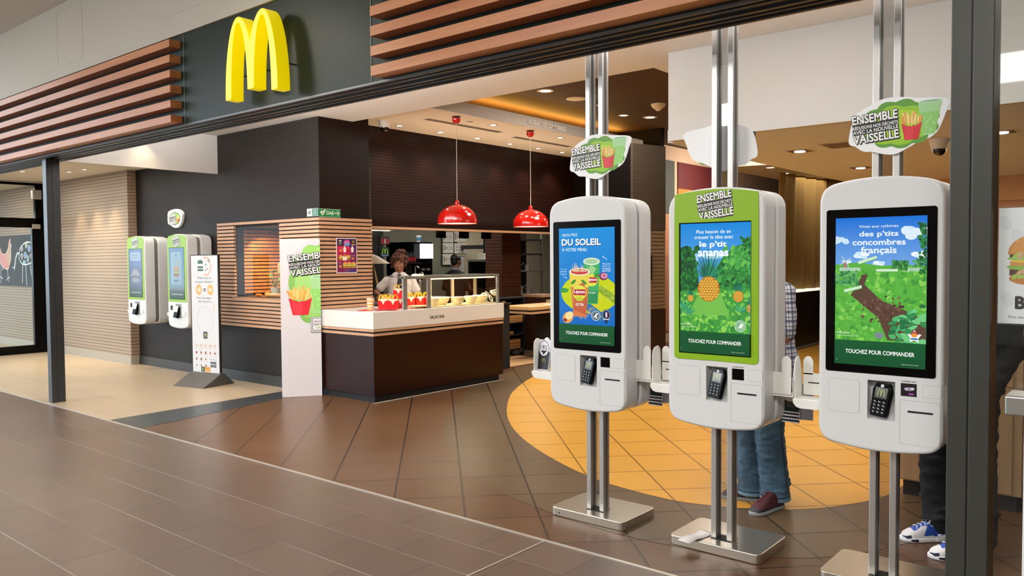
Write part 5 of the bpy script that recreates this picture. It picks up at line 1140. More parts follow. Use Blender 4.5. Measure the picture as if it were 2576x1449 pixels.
# ------------------------------------------------------------ kitchen behind
slab('wall_left',-11.6,-11.5,6.0,15.4,0,2.7,plain('#8b8d7c',.45,var=.03)); 
slab('wall_left',-11.5,-11.46,12.05,15.4,0,2.62,plain('#d9cdb4',.5)); slab('wall_front',-16,-7.7,5.9+.55,6.0+.55,0,2.7,plain('#2a2420',.6))
slab('wall_left',-11.5,-11.42,6.5,10.0,0,2.62,plain('#1d1c1a',.5))
def at(px,py,X):   # point on the plane x = X seen at a pixel of the 2576 frame
    dx=(px-1288)/FOC; dy=(py-724.5)/FOC; d=_r2*dx+_d2*dy+_f; k=X/d.x; return (X,d.y*k,CAMH+d.z*k)
def panel(name,px0,px1,py0,py1,X,th,mat,label,cat,group=None,parent=None):
    a=at(px0,py0,X); b=at(px1,py1,X); y0,y1=sorted((a[1],b[1])); z1,z0=max(a[2],b[2]),min(a[2],b[2])
    if parent is not None: 
        o=obj(name,box(B(),X-parent.location.x-th,X-parent.location.x,y0-parent.location.y,y1-parent.location.y,z0-parent.location.z,z1-parent.location.z,.003),mat,parent); return o
    t=thing(name,label,cat,(X,(y0+y1)/2,z0),0,group); obj(name+'_body',box(B(),-th,0,-(y1-y0)/2,(y1-y0)/2,0,z1-z0,.003),mat,t); t['w']=y1-y0; t['h']=z1-z0; return t
# notices
def notice(px0,px1,py0,py1,label,style=0):
    t=panel('wall_notice',px0,px1,py0,py1,-11.44,.01,plain('#e9e4da',.5) if style<2 else BLACKM,label,'notice','notices on the kitchen wall'); w,h=t['w'],t['h']; del t['w'],t['h']
    a=Art(w*.94,h*.94,'#efece4'); W_,H_=a.w,a.h
    if style==0: a.rect(W_*.05,W_*.12,H_*.2,H_*.8,'#6b3a3a'); a.rect(W_*.2,W_*.4,H_*.35,H_*.65,'#b9b29c'); [a.rect(W_*.5,W_*.9,H_*(.3+.08*k),H_*(.33+.08*k),'#b5b0a8') for k in range(5)]
    elif style==1: [a.ell(W_*(.2+.25*c),H_*(.35+.3*r_),W_*.05,H_*.07,'#2b2b2b',10) for c in range(3) for r_ in range(2)]; a.rect(W_*.1,W_*.9,H_*.85,H_*.88,'#9c9a94')
    else: [a.rect(W_*.15,W_*.85,H_*(.15+.06*k),H_*(.165+.06*k),'#a7a39c') for k in range(12)]
    p=a.build('notice_print',t); p.rotation_euler=(0,0,PI/2); p.location=(.001,-w*.47,h*.03)
for args in ((1114,1141,583,610,'white notice with red figures, topmost left on the kitchen wall',0),(1143,1172,581,609,'white notice, topmost right on the kitchen wall',0),(1114,1141,611,637,'white notice, middle left on the kitchen wall',0),(1143,1173,612,638,'framed notice with rows of black symbols on the kitchen wall',1),(1114,1141,639,666,'white notice, lowest left on the kitchen wall',0),(1147,1168,644,685,'black-framed text notice, lowest right on the kitchen wall',2)): notice(*args)
# corrugated column, hanging black boxes, light bars
t=thing('slatted_column','brown horizontally ribbed column between kitchen and rear opening','column',(-8.75,10.15,0))
bm=B(); box(bm,-.25,.12,0,.48,.1,2.6)
for i in range(44): box(bm,.12,.13,0,.48,.10+i*.055,.135+i*.055); box(bm,-.25,.12,-.01,0,.10+i*.055,.135+i*.055)
obj('column_body',bm,wood('#4a2a1a','#5a3421',.4,1),t); obj('column_foot',box(B(),-.26,.14,-.02,.5,0,.1),BLACKM,t)
for i,px in enumerate((1113,1171,1227)):
    a_=at(px-10,578,-8.7); b_=at(px+9,594,-8.7); y0,y1=a_[1],b_[1]; t=thing('hanging_box','small black box hanging under the kitchen beam, %s of three'%['leftmost','middle one','rightmost'][i],'display',(-8.7,(y0+y1)/2,1.88),0,'hanging black boxes'); w=(y1-y0)/2
    obj('box_body',box(B(),-.06,0,-w,w,-.0,.13,.003),BLACK,t); obj('bracket',box(B(),-.04,-.02,-.02,.02,.13,.75),BLACKM,t)
# order screens, light box, machines
t=panel('menu_lightbox',1062,1090,613,650,-9.9,.06,emit('#fbfbff',3.2),'bright white lit panel on the black drinks machine','screen'); t['w']=0; del t['w'],t['h']
P1=at(1035,600,-9.96); P2=at(1093,745,-9.96)
t=thing('drinks_machine','tall black drinks machine with a bright white lit panel behind the cashier','machine',(-10.0,(P1[1]+P2[1])/2,0)); w=(P2[1]-P1[1])/2
obj('machine_body',box(B(),-.6,.0,-w,w,1.25,1.85,.01),BLACK,t); obj('machine_cabinet',box(B(),-.6,.02,-w,w,0,.9),plain('#5b5a50',.4),t); obj('counter_top',box(B(),-.62,.04,-w-.02,w+.02,.9,.93),STEEL,t); obj('column',box(B(),-.55,-.2,-w*.8,w*.8,.93,1.25),BLACKM,t)
for i in range(2): obj('button_pad',box(B(),0,.006,.0+.12*i,.08+.12*i,1.36,1.40),plain('#6b6b66',.4),t)
t=thing('paper_cup','blue and white cup standing on top of the black drinks machine','cup',(-10.15,P1[1]+.35,1.85)); bm=B(); lathe(bm,[(0,0),(.035,0),(.05,.12),(.046,.12),(.03,.005)],n=24); obj('cup_body',bm,plain('#d5dde2',.4),t,True); obj('cup_band',lathe(B(),[(.040,.03),(.0475,.085),(.0485,.085),(.041,.03)],n=24),plain('#4d8fb5',.4),t,True)
# dark machine wall left with arch logo screen
t=thing('machine_row','dark drinks and coffee station behind the cashier at the left','machine',(-10.2,7.6,0)); obj('station_cabinet',box(B(),-.6,0,-.4,1.15,0,.93),plain('#2a2825',.4),t); obj('station_top',box(B(),-.62,.03,-.4,1.15,.93,.96),STEEL,t)
obj('station_hood',box(B(),-.6,-.1,-.4,1.3,1.95,2.3),plain('#201e1c',.5),t); obj('back_panel',box(B(),-.62,-.58,-.4,1.15,.96,1.95),plain('#262522',.4),t)
a0=at(957,594,-10.1); a1=at(980,616,-10.1)
t2=thing('bottle_shelf_display','small lit display with red bottles picture above the arch screen','display',(-10.1,a0[1],a1[2])); w=a1[1]-a0[1]; h=a0[2]-a1[2]
obj('display_case',box(B(),-.08,-.002,0,w,0,h,.003),BLACKM,t2); a=Art(w*.94,h*.9,'#5a3a3a'); r3=random.Random(6)
for i in range(5): a.rect(a.w*(.08+.18*i),a.w*(.2+.18*i),a.h*.1,a.h*.7,r3.choice(['#b0303a','#9db58c','#d9d2c6','#a8252c'])); a.rect(a.w*(.11+.18*i),a.w*(.17+.18*i),a.h*.7,a.h*.9,'#3c4a36')
p=a.build('display_picture',t2,'lit_dim'); p.rotation_euler=(0,0,PI/2); p.location=(.0005,w*.03,h*.05)
a0=at(957,622,-10.1); a1=at(980,645,-10.1); t2=thing('arch_screen','small dark green screen showing yellow arches behind the cashier','screen',(-10.1,a0[1],a1[2])); w=a1[1]-a0[1]; h=a0[2]-a1[2]
obj('screen_case',box(B(),-.08,-.002,0,w,0,h,.003),BLACKM,t2); a=Art(w*.94,h*.94,'#1f3a1c'); a.arches(a.w*.5,a.h*.55,a.w*.7,a.h*.7,'#b9d06a'); a.rect(a.w*.1,a.w*.9,0,a.h*.15,'#6e86b0'); p=a.build('screen_picture',t2,'lit_dim'); p.rotation_euler=(0,0,PI/2); p.location=(.0005,w*.03,h*.03)
# coffee cups dispensers
for i in range(3):
    q=at(1026+i*7.5,655,-9.7); t2=thing('syrup_bottle','dark bottle with red label beside the cashier, %s of three'%['left','middle','right'][i],'bottle',(-9.7,q[1],1.5),0,'bottles behind the cashier'); bm=B(); lathe(bm,[(0,0),(.032,0),(.034,.1),(.015,.14),(.012,.18),(0,.18)],n=20); obj('bottle_body',bm,BLACKM,t2,True); bm=B(); lathe(bm,[(.035,.02),(.035,.09),(.036,.09),(.036,.02)],n=20); obj('bottle_label',bm,plain('#9c1f2a',.4),t2,True)
q=at(1030,670,-9.75); t2=thing('bottle_rack','black rack carrying the dark bottles behind the cashier','rack',(-9.75,q[1],.96)); obj('rack_post',box(B(),-.05,.0,-.05,.05,0,.52),BLACKM,t2); obj('rack_shelf',box(B(),-.1,.12,-.13,.17,.52,.538),BLACKM,t2)
for i,px in enumerate((1045,1056)):
    q=at(px,690,-9.6); t2=thing('pump_dispenser','steel pump dispenser behind the salad bar, %s'%['taller left one','shorter right one'][i],'dispenser',(-9.6,q[1],.93),0,'pump dispensers'); h=.5-.1*i; bm=B(); lathe(bm,[(0,0),(.05,0),(.05,h-.15),(.02,h-.12),(.008,h-.1),(.008,h),(0,h)],n=20); obj('dispenser_body',bm,STEEL,t2,True); obj('spout',tube(B(),[(0,0,h),(.05,0,h+.01),(.09,0,h-.02)],.008,8),STEEL,t2,True)
t=thing('dispenser_counter','steel work counter under the pump dispensers','counter',(-9.5,8.9,0)); obj('counter_body',box(B(),-.35,.05,-.6,.8,0,.90),plain('#4b4a42',.4),t); obj('counter_top',box(B(),-.37,.07,-.62,.82,.90,.93),STEEL,t)
# heat lamp
q=at(950,652,-8.4); t=thing('heat_lamp','cream conical heat lamp shade on a brass stem at the left behind the counter','lamp',(-8.4,q[1]-.12,.985)); zz=q[2]-.985
bm=B(); lathe(bm,[(.26,zz-.06),(.10,zz+.04),(.02,zz+.07),(.018,zz+.06),(.09,zz+.03),(.255,zz-.063)],n=40); obj('lamp_shade',bm,plain('#b9a88b',.4),t,True); bm=B(); tube(bm,[(.06,.05,0),(.06,.05,.25),(.0,.02,zz)],[.03,.022,.012],12); obj('stem',bm,plain('#b89c68',.3,metal=.6),t,True); obj('lamp_bulb',sphere(B(),(0,0,zz-.0),.03,12),emit('#ffe2b0',4),t)
t=thing('back_counter','rear service counter under the heat lamp','counter',(-8.5,6.9,0)); obj('counter_body',box(B(),-.3,.25,-.3,.4,0,.95),plain('#3a2f26',.5),t); obj('counter_top',box(B(),-.32,.27,-.32,.42,.95,.985),STEEL,t)
# screens right
q0=at(1220,599,-10.6); q1=at(1258,642,-10.6); t=thing('monitor','black order monitor hung on the cream wall near the suited person','monitor',(-10.6,(q0[1]+q1[1])/2,(q0[2]+q1[2])/2)); w=(q1[1]-q0[1])/2;h=(q0[2]-q1[2])/2; obj('monitor_case',box(B(),-.05,0,-w,w,-h,h,.008),BLACKM,t); obj('monitor_vent',box(B(),0,.004,-w*.8,w*.8,-h*.9,-h*.8),GREY,t); obj('bracket',box(B(),-.86,-.05,-.04,.04,-.04,.04),DGREY,t)
q0=at(1215,650,-10.5); q1=at(1262,750,-10.5); t=thing('bagging_station','black bagging station with steel shelf beside the suited person','station',(-10.5,(q0[1]+q1[1])/2,0)); w=(q1[1]-q0[1])/2
obj('station_body',box(B(),-.4,0,-w,w,0,1.25),BLACK,t); obj('steel_shelf',box(B(),-.42,.03,-w,w,1.50,1.54),STEEL,t); obj('shelf_posts',box(B(),-.4,-.36,-w,w,1.25,1.5),BLACKM,t); o=obj('tissue_box',box(B(),-.1,.1,-.12,.12,0,.12,.01),plain('#f0ece2',.5)); o.location=(-10.65,t.location.y-.05,1.54); tag(o,'small white box on the steel shelf under the black monitor','box')
# rear kitchen opening content
q=at(1316,578,-9.6); t=thing('kitchen_rack','steel and black kitchen rack with utensils in the rear opening','rack',(-9.6,12.0,0)); 
for z in (.85,1.3,1.62,1.9): obj('rack_shelf',box(B(),-.4,0,-.6,.5,z,z+.03),STEEL if z<1.5 else BLACKM,t)
for y in (-.6,.5): obj('rack_post',box(B(),-.03,0,y-.02,y+.02,0,2.1),STEEL,t)
obj('rack_back',box(B(),-.42,-.4,-.6,.5,.3,2.1),plain('#1f1c1a',.4),t)
r4=random.Random(12)
for i in range(7):
    t2=thing('steel_pot',"steel container on the rear kitchen rack, %s"%['lower shelf far left','lower shelf left','lower shelf middle','lower shelf right','upper shelf left','upper shelf middle','upper shelf right'][i],'container',(-9.75,11.5+(.24*i if i<4 else .3*(i-4)+.1),.88+(.45 if i>=4 else 0)),0,'containers on the kitchen rack'); hh=r4.uniform(.08,.18); bm=B(); lathe(bm,[(0,0),(.06,0),(.065,hh),(.06,hh),(.055,.01)],n=20); obj('container_body',bm,STEEL,t2,True); obj('handle',tube(B(),[(.06,0,hh*.8),(.11,0,hh*.9),(.16,0,hh*1.2)],.006,6),STEEL,t2)
t=thing('light_bar','pale light housing under the kitchen ceiling behind the wood beam','light',(-9.3,7.6,2.0)); obj('bar_housing',box(B(),-.1,0,-.9,.75,0,.09,.004),plain('#cdbb97',.5),t); obj('bar_tube',box(B(),-.09,-.01,-.85,.7,-.008,0),emit('#ffeccb',3),t); obj('hanger',box(B(),-.06,-.04,-.1,-.08,.09,.62),DGREY,t)
# wall monitor on the ribbed column
t=thing('wall_monitor','small black screen on the ribbed wall end behind the left kiosk','monitor',tuple(A+(Bb-A)*.35)+()); t.location.z=1.24; t.rotation_euler=(0,0,ang:=math.atan2(Bb.y-A.y,Bb.x-A.x)); obj('monitor_case',box(B(),-.18,.10,-.05,-.005,0,.36,.006),plain('#262a2b',.4),t); obj('monitor_screen',box(B(),-.16,.08,-.052,-.049,.03,.33),BLACK,t)
t=thing('card_box','small tan box fixed on the ribbed wall end under the black screen','box',tuple(A+(Bb-A)*.1)); t.location.z=.98; t.rotation_euler=(0,0,ang); obj('box_body',box(B(),-.12,.08,-.1,-.004,0,.15,.004),plain('#a9825a',.5),t); obj('box_shelf',box(B(),-.13,.09,-.11,-.003,-.02,0),SLATWOOD,t)
# ------------------------------------------------------------ right side
t=thing('wood_cabinet','tall light wood cabinet on a dark plinth behind the dark grey post','cabinet',(-1.02,5.75,0)); obj('cabinet_body',box(B(),-.35,.33,-.17,.3,.10,1.62,.002),wood('#a3825f','#b8966f',.4,2,.6),t); obj('upper_door',box(B(),-.34,.28,-.176,-.17,.76,1.61,.001),wood('#a3825f','#b8966f',.4,2,.6),t); obj('lower_door',box(B(),-.34,.28,-.176,-.17,.11,.75,.001),wood('#a07e5b','#b5926a',.4,2,.6),t); obj('plinth',box(B(),-.33,.30,-.14,.3,0,.10),BLACKBACK,t)
t=thing('stone_foot','mottled pale stone foot beside the wood cabinet plinth','stone',(-.63,5.60,0)); bm=B(); box(bm,-.05,.1,-.05,.3,0,.20,.02,seg=3); obj('stone_body',bm,plain('#b5b09a',.7,var=.35,vs=14),t); obj('door_track',box(B(),-.02,.12,-.03,.25,.2,.24),STEEL,t)
t=thing('burger_poster','hanging white poster with a large double burger in a clear holder','poster',(-.530,3.565,1.285))
obj('clear_holder',box(B(),0,.36,-.012,-.010,0,.455),glass((.96,.97,.97,1),1.2),t); a=Art(.35,.43,'#eef1f1')
for x,y in ((.03,.09),(.08,.20),(.02,.38),(.15,.40),(.06,.33)): a.ell(x,y,.02,.03,'#e3e7e8',12,.4)
burger2d(a,.125,.24,.19,.20); r5=random.Random(8)
for i in range(16): a.ell(.045+r5.uniform(0,.12),r5.choice([.255,.185])+r5.uniform(-.012,.012),.012,.008,r5.choice(['#a9cf5a','#c8e07c','#e9d2b0','#d9ae84']),8,r5.uniform(0,3))
a.text('BIG MAC',.058,.29,.055,.10,'#111111',.06); a.text('Prix maximum conseillé',.035,.19,.018,.027,'#6b6e6e',0); p=a.build('poster_print',t); p.location=(.004,-.0085,.008)
obj('backing_sheet',box(B(),.003,.357,-.008,-.006,.005,.445),plain('#eef1f1',.5),t)
t=thing('door_handle_plate','grey metal box handle on the glass at the right edge','handle',(-.478,3.54,.0)); 
z0=at(2560,1003,-.46)[2]; obj('handle_box',box(B(),0,.3,-.14,.015,.965,1.035,.006),plain('#a3a49f',.3,metal=.7),t); obj('handle_top',box(B(),.004,.3,-.135,.01,1.035,1.038),STEEL,t)
t=thing('glass_door_edge','white vertical edge strip of the glass door at the right edge of the view','door edge',(-.434,3.56,0)); obj('edge_strip',box(B(),0,.012,-.01,.01,0,2.66),plain('#eef0ef',.3),t); obj('dark_seal',box(B(),.012,.03,-.012,.012,0,.95),plain('#1d2026',.4),t)
# chalkboard
t=thing('chalkboard_mural','dark wall board with childlike chalk drawings of an orange hen and a spotted cow','mural',(-19.3,5.555,1.12)); obj('board',box(B(),0,3.87,-.02,.012,0,.93),plain('#35414a',.7,var=.05),t)
a=Art(3.87,.93); X0=1.95
def q(px,py):   # art coordinates of a pixel on the board plane
    d=_r2*((px-1288)/FOC)+_d2*((py-724.5)/FOC)+_f; k=5.535/d.y; return (d.x*k+19.3,CAMH+d.z*k-1.12)
def qs(P): return [q(x/7.24,560+y/7.24) for x,y in P]
hen=[(-120,560),(-60,420),(0,460),(30,550),(70,585),(110,560),(150,480),(160,360),(180,290),(195,380),(200,500),(200,680),(150,850),(110,850),(50,800),(0,730),(-80,700)]
a.poly(qs(hen),'#c9694f'); a.poly(qs([(130,500),(165,400),(195,480),(195,650),(160,780),(120,650)]),'#b58a4e'); a.line(qs(hen+hen[:1]),.016,'#d9b9a4')
for P in ([(15,740),(20,1100)],[(0,1000),(15,985),(55,1020)],[(135,850),(155,1070)],[(120,1050),(150,995),(180,1010)],[(180,390),(210,420),(195,450)],[(40,800),(60,840),(40,860)]): a.line(qs(P),.016,'#c9d6d8')
cow=[(350,560),(345,640),(365,700),(410,760),(470,768),(550,740),(620,680),(660,580),(670,480),(640,400),(600,375),(500,348),(450,370),(400,420),(360,480)]
a.line(qs(cow+cow[:1]),.022,'#d5e2e4')
for c,P in (('#9a5a5c',[(370,470),(400,430),(420,480),(400,530)]),('#a59a6c',[(450,370),(505,360),(495,420),(470,475)]),('#4a73b5',[(505,440),(530,405),(560,450),(545,525),(515,515)]),('#8a8f86',[(585,540),(615,450),(625,530),(605,575)]),('#8c5a5e',[(372,590),(400,560),(420,600),(400,675)]),('#4a73b5',[(435,570),(460,530),(485,580),(465,655),(440,630)]),('#b5605a',[(545,600),(570,555),(592,610),(575,665)]),('#5f8f8c',[(490,600),(520,610),(528,680),(500,730)]),('#5f93a8',[(415,750),(425,690),(468,700),(465,750)]),('#7d5a70',[(568,380),(600,385),(585,430)])): a.poly(qs(P),c); a.line(qs(P+P[:1]),.012,'#b9ced2')
for P in ([(345,550),(310,555),(280,650),(260,830)],[(350,560),(320,570),(295,640),(265,860)],[(230,820),(260,815),(268,860)],[(415,765),(410,1100)],[(470,765),(490,1135)],[(548,740),(600,1115)],[(620,680),(688,990)],[(650,360),(690,330),(680,400),(650,370)]): a.line(qs(P),.02,'#c9d6d8')
p=a.build('chalk_drawing',t); p.location=(0,-.0205,0)
# slim umbrella-like closed stand at door frame
t=thing('door_pull','white vertical pull bar behind the left doorway post','handle',(-12.9,4.76,0)); obj('pull_bar',tube(B(),[(0,0,.55),(0,0,1.15)],.035,12),plain('#dfe6ea',.3),t,True); obj('slim_rod',tube(B(),[(0,0,0),(0,0,2.1)],.010,8),STEEL,t)
# ------------------------------------------------------------ people (local frame: facing -y, x = the viewer's right, z up)
def head_shape(bm,c,s=1.0,pitch=0,yaw=0):
    """cranium, jaw, nose, brow, lips, ears around the head centre c (eye level)"""
    Mh=Matrix.Translation(c)@Euler((pitch,0,yaw)).to_matrix().to_4x4()@Matrix.Scale(s,4)
    def e(p,r,sc,rot=(0,0,0)):
        sphere(bm,(0,0,0),r,18,scale=sc,M=Mh@Matrix.Translation(p)@Euler(rot).to_matrix().to_4x4())
    e((0,.012,.035),.098,(.80,1.0,.90)); e((0,-.02,-.03),.075,(.86,.95,1.15)); e((0,-.045,-.085),.038,(1.05,.9,.75)); e((0,-.075,.028),.04,(1.4,.5,.35))
    cone_seg_m(bm,Mh,(0,-.088,.008),.008,(0,-.108,-.030),.014); e((-.011,-.098,-.034),.009,(1,1,.8)); e((.011,-.098,-.034),.009,(1,1,.8))
    e((0,-.093,-.058),.022,(1,.42,.28)); e((0,-.091,-.067),.019,(1,.45,.32))
    for sx in (-1,1):
        e((sx*.04,-.066,-.022),.028,(1,.8,.9)); e((sx*.080,.008,-.008),.028,(.32,.65,1.1),(0,0,sx*.3)); e((sx*.032,-.076,.002),.017,(1.1,.6,.8))
    return Mh
def cone_seg_m(bm,Mx,p0,r0,p1,r1):
    q=bmesh.new(); cone_seg(q,p0,r0,p1,r1,12); merge(bm,q,0,Mx)
def hand(bm,w,d,up,side,curl=.5,s=1.0):
    """palm with four unequal bent fingers and a thumb leaving the side of the palm. w wrist, d finger direction, up = back of the hand"""
    w=Vector(w); d=Vector(d).normalized(); up=Vector(up); up=(up-d*up.dot(d)).normalized(); sd=d.cross(up)*side
    for k in range(4):
        o=(k-1.5)*.020*s; base=w+d*.085*s+sd*o; cone_seg(bm,w+sd*o*.6,.018*s,base,.0135*s,10)
        L=(.070,.078,.073,.058)[k]*s; p=base; dd=d.copy()
        for j in range(3):
            dd=(dd-up*curl*(.35+.25*j)).normalized(); q=p+dd*L*(.45,.32,.25)[j]; cone_seg(bm,p,(.0092-.001*j)*s,q,(.0084-.001*j)*s,8); p=q
    b=w+d*.025*s-sd*.028*s; p=b+(d*.6-sd*.75-up*.25).normalized()*.042*s; q=p+(d*.9-sd*.25-up*.3).normalized()*.034*s
    cone_seg(bm,b,.014*s,p,.011*s,8); cone_seg(bm,p,.0105*s,q,.0085*s,8)
def eyes(parent,Mh,col='#2a1a10'):
    for sx in (-1,1):
        bm=B(); sphere(bm,(0,0,0),.0108,14,scale=(1,1,.72),M=Mh@Matrix.Translation((sx*.031,-.0800,.003))); o=obj('eye',bm,plain('#e9e2da',.2),parent,True)
        bm=B(); sphere(bm,(0,0,0),.0058,12,M=Mh@Matrix.Translation((sx*.031,-.0880,.003))); obj('iris',bm,plain(col,.15),o,True)
def cloth_mat(kind):
    if kind in _mc: return _mc[kind]
    m,nt,out=nm(kind+'_cloth')
    if kind=='plaid':
        b=bsdf(nt,out,'#dadce4',.85); tc=N(nt,'ShaderNodeTexCoord'); sx=N(nt,'ShaderNodeSeparateXYZ'); nt.links.new(tc.outputs['Object'],sx.inputs[0])
        def band(s,p,w,o=0): return math_(nt,'LESS_THAN',math_(nt,'FRACT',math_(nt,'ADD',math_(nt,'DIVIDE',s,p),o)),w)
        xy=math_(nt,'ADD',sx.outputs['X'],math_(nt,'MULTIPLY',sx.outputs['Y'],.8))
        c=mixc(nt,math_(nt,'MULTIPLY',band(xy,.055,.30),.75),lin('#dfe0e6'),lin('#3a4468')); c=mixc(nt,math_(nt,'MULTIPLY',band(sx.outputs['Z'],.055,.30),.75),c,lin('#3a4468')); c=mixc(nt,math_(nt,'MULTIPLY',band(sx.outputs['Z'],.055,.08,.45),.9),c,lin('#20263f')); c=mixc(nt,math_(nt,'MULTIPLY',band(xy,.055,.08,.45),.9),c,lin('#20263f'))
        nt.links.new(c,b.inputs['Base Color'])
    elif kind=='denim':
        b=bsdf(nt,out,'#3d5a72',.8); f=noise(nt,coords(nt),5,5,.6); f2=noise(nt,coords(nt,scale=(400,400,60)),1,2); c=ramp(nt,f,[(.3,'#2c475c'),(.7,'#587a92')]); c=mixc(nt,math_(nt,'MULTIPLY',f2,.3),c,lin('#22384a')); nt.links.new(c,b.inputs['Base Color']); bump(nt,b,noise(nt,coords(nt),28,4),.25,.01)
    _mc[kind]=m; return m
def shoe(parent,foot,ang,style,name='shoe'):
    """sneaker built from stacked outlines; toe towards local -y"""
    foot=Vector(foot)
    def sole_o(s=1,y0=0): return [(x*s,(y-.02)*s+.02) for x,y in spline([(-.032,.085),(-.038,.04),(-.036,-.03),(-.048,-.10),(-.046,-.15),(-.02,-.185),(.012,-.187),(.042,-.155),(.05,-.10),(.040,-.03),(.038,.04),(.033,.085),(.0,.105)],4)]
    st=style
    t=bmesh.new(); 
    # upper: loft of longitudinal cross sections
    secs=[(-.186,.012,.030),(-.172,.034,.046),(-.145,.045,.060),(-.105,.046,.078),(-.06,.041,.098),(-.015,.037,.112),(.03,.036,.112),(.07,.034,.108),(.098,.022,.085),(.106,.008,.06)]
    R=[]; nseg=64
    ss=[]
    for i in range(len(secs)-1):
        for k in range(11):
            u=k/11; p0,p1,p2,p3=[secs[max(0,min(len(secs)-1,i+q))] for q in (-1,0,1,2)]
            ss.append(tuple(.5*(2*p1[m]+(p2[m]-p0[m])*u+(2*p0[m]-5*p1[m]+4*p2[m]-p3[m])*u*u+(-p0[m]+3*p1[m]-3*p2[m]+p3[m])*u**3) for m in range(3)))
    ss.append(secs[-1]); secs=ss
    for y,w,h in secs:
        ring=[]
        for k in range(nseg+1):
            a=PI*k/nseg; ca,sa=math.cos(a),math.sin(a); ring.append(t.verts.new((w*math.copysign(abs(ca)**.75,ca),y,.016+(h-.016)*sa**.75)))
        R.append(ring)
    for A_,C_ in zip(R,R[1:]):
        for k in range(nseg): 
            f=t.faces.new((A_[k],A_[k+1],C_[k+1],C_[k])); yc=(A_[k].co.y+C_[k].co.y)/2; zc=(A_[k].co.z+C_[k+1].co.z)/2; xc=(A_[k].co.x+C_[k+1].co.x)/2
            mi=0
            if st=='blue':
                if yc<-.150 and zc<.040+(yc+.15)*.3: mi=2
                elif -.135<yc<.0 and abs(xc)<.026+.004*math.sin(yc*90): mi=1
                elif -.085+.5*(zc-.04)<yc<.045-.6*(zc-.04) and .036<zc<.085: mi=1
                elif yc>.055 and zc>.065: mi=1
            else:
                if zc<.038 or yc<-.165: mi=1
                elif yc>.075: mi=1
            f.material_index=mi
        t.faces.new((A_[nseg],A_[0],C_[0],C_[nseg]))
    t.faces.new(R[0]); t.faces.new(R[-1][::-1])
    bmesh.ops.recalc_face_normals(t,faces=t.faces[:])
    for f in t.faces: f.smooth=True
    M_=Matrix.Translation(foot)@Matrix.Rotation(ang,4,'Z')
    bm=B(); merge(bm,t,None,M_)
    mats={'blue':[plain('#e9e8ea',.4,var=.02),plain('#2a55b5',.5),plain('#16203c',.4)],'red':[plain('#4a1d24',.7,var=.3,vs=60),plain('#2a2a2f',.6),plain('#1c1c1f',.5)]}[st]
    me=bpy.data.meshes.new(name); bm.to_mesh(me); bm.free(); [me.materials.append(m) for m in mats]; o=bpy.data.objects.new(name,me); link(o,parent); o['label']={'blue':'white and blue sneaker','red':'dark maroon sneaker with grey sole'}[st]
    bm=B()
    if st=='blue': prism(bm,sole_o(1.02),.0,.024,'z',.006,M=M_); prism(bm,[(x*1.08,y) for x,y in sole_o(1.0) if y>-.02],.006,.046,'z',.01,M=M_)
    else: prism(bm,sole_o(1.03),.0,.026,'z',.008,M=M_)
    obj('sole',bm,plain('#eef0f4' if st=='blue' else '#8b8d90',.5,var=.03),o,True)
    if st=='blue': obj('toe_guard',prism(B(),[(x*1.035,y*1.01) for x,y in sole_o(1.0) if y<-.11],.004,.02,'z',.003,M=M_),plain('#151c33',.5),o)
    bm=B()
    for k in range(5):
        y=-.115+k*.022; z=.078+k*.0085
        tube(bm,[(-.024,y,z-.012),(-.008,y-.004,z+.004),(.008,y+.006,z+.005),(.024,y+.002,z-.010)],.0032,6,M=M_)
    tube(bm,[(-.004,-.03,.116),(-.026,-.045,.112),(-.03,-.06,.10)],.003,6,M=M_); tube(bm,[(.004,-.03,.116),(.026,-.045,.112),(.032,-.065,.098)],.003,6,M=M_)
    obj('laces',bm,plain('#e2e6f2' if st=='blue' else '#5a222b',.6),o)
    bm=B(); lathe(bm,[(.030,.104),(.036,.112),(.035,.118),(.028,.112)],n=24,M=M_@Matrix.Translation((0,.045,0))); obj('collar',bm,plain('#23408c' if st=='blue' else '#a81f35',.6),o,True)
    if st=='blue':
        bm=B(); 
        for sx in (-1,1): prism(bm,[(-.03,.036),(.0,.031),(.035,.05),(.03,.052),(-.0,.038),(-.03,.042)],sx*.0385,sx*.0400,'x',M=M_)
        obj('side_mark',bm,plain('#1c3a86',.5),o)
    return o
# ---------------------------------------------------------------- cashier
t=thing('person','person in a white short-sleeved shirt, dark tie and glasses behind the salad bar','person',(-7.80,7.10,0),math.radians(46))
SK=plain('#8d5b41',.55,var=.06,vs=12)
bm=B(); H=(0,-.03,1.490)
Mh=head_shape(bm,H,.98,.02,-.08)
chain(bm,[((0,.01,1.30),.058),((0,-.005,1.40),.052)])
loft(bm,[((0,.02,.80),.15,.10),((0,.02,.95),.135,.095),((0,.02,1.10),.13,.09),((0,.02,1.24),.155,.095),((0,.02,1.33),.13,.08)])
for sx in (-1,1): chain(bm,[((sx*.08,.02,.85),.085),((sx*.09,.01,.47),.06),((sx*.09,.04,.10),.042)]); chain(bm,[((sx*.09,.04,.08),.04),((sx*.10,-.10,.04),.034)])
RA=[((-.155,.02,1.285),.046),((-.30,.03,1.13),.042),((-.285,-.10,1.10),.036),((-.235,-.24,1.09),.026)]
LA=[((.155,.02,1.285),.046),((.24,.05,1.08),.042),((.18,-.20,1.07),.026)]
chain(bm,RA); chain(bm,LA); hand(bm,(-.235,-.24,1.09),(.35,-1,-.1),(0,0,1),-1,.5); hand(bm,(.18,-.20,1.07),(-.3,-1,-.15),(0,0,1),1,.5)
fuse('body',bm,SK,t,.0065,3)
eyes(t,Mh)
bm=B(); r=random.Random(14)
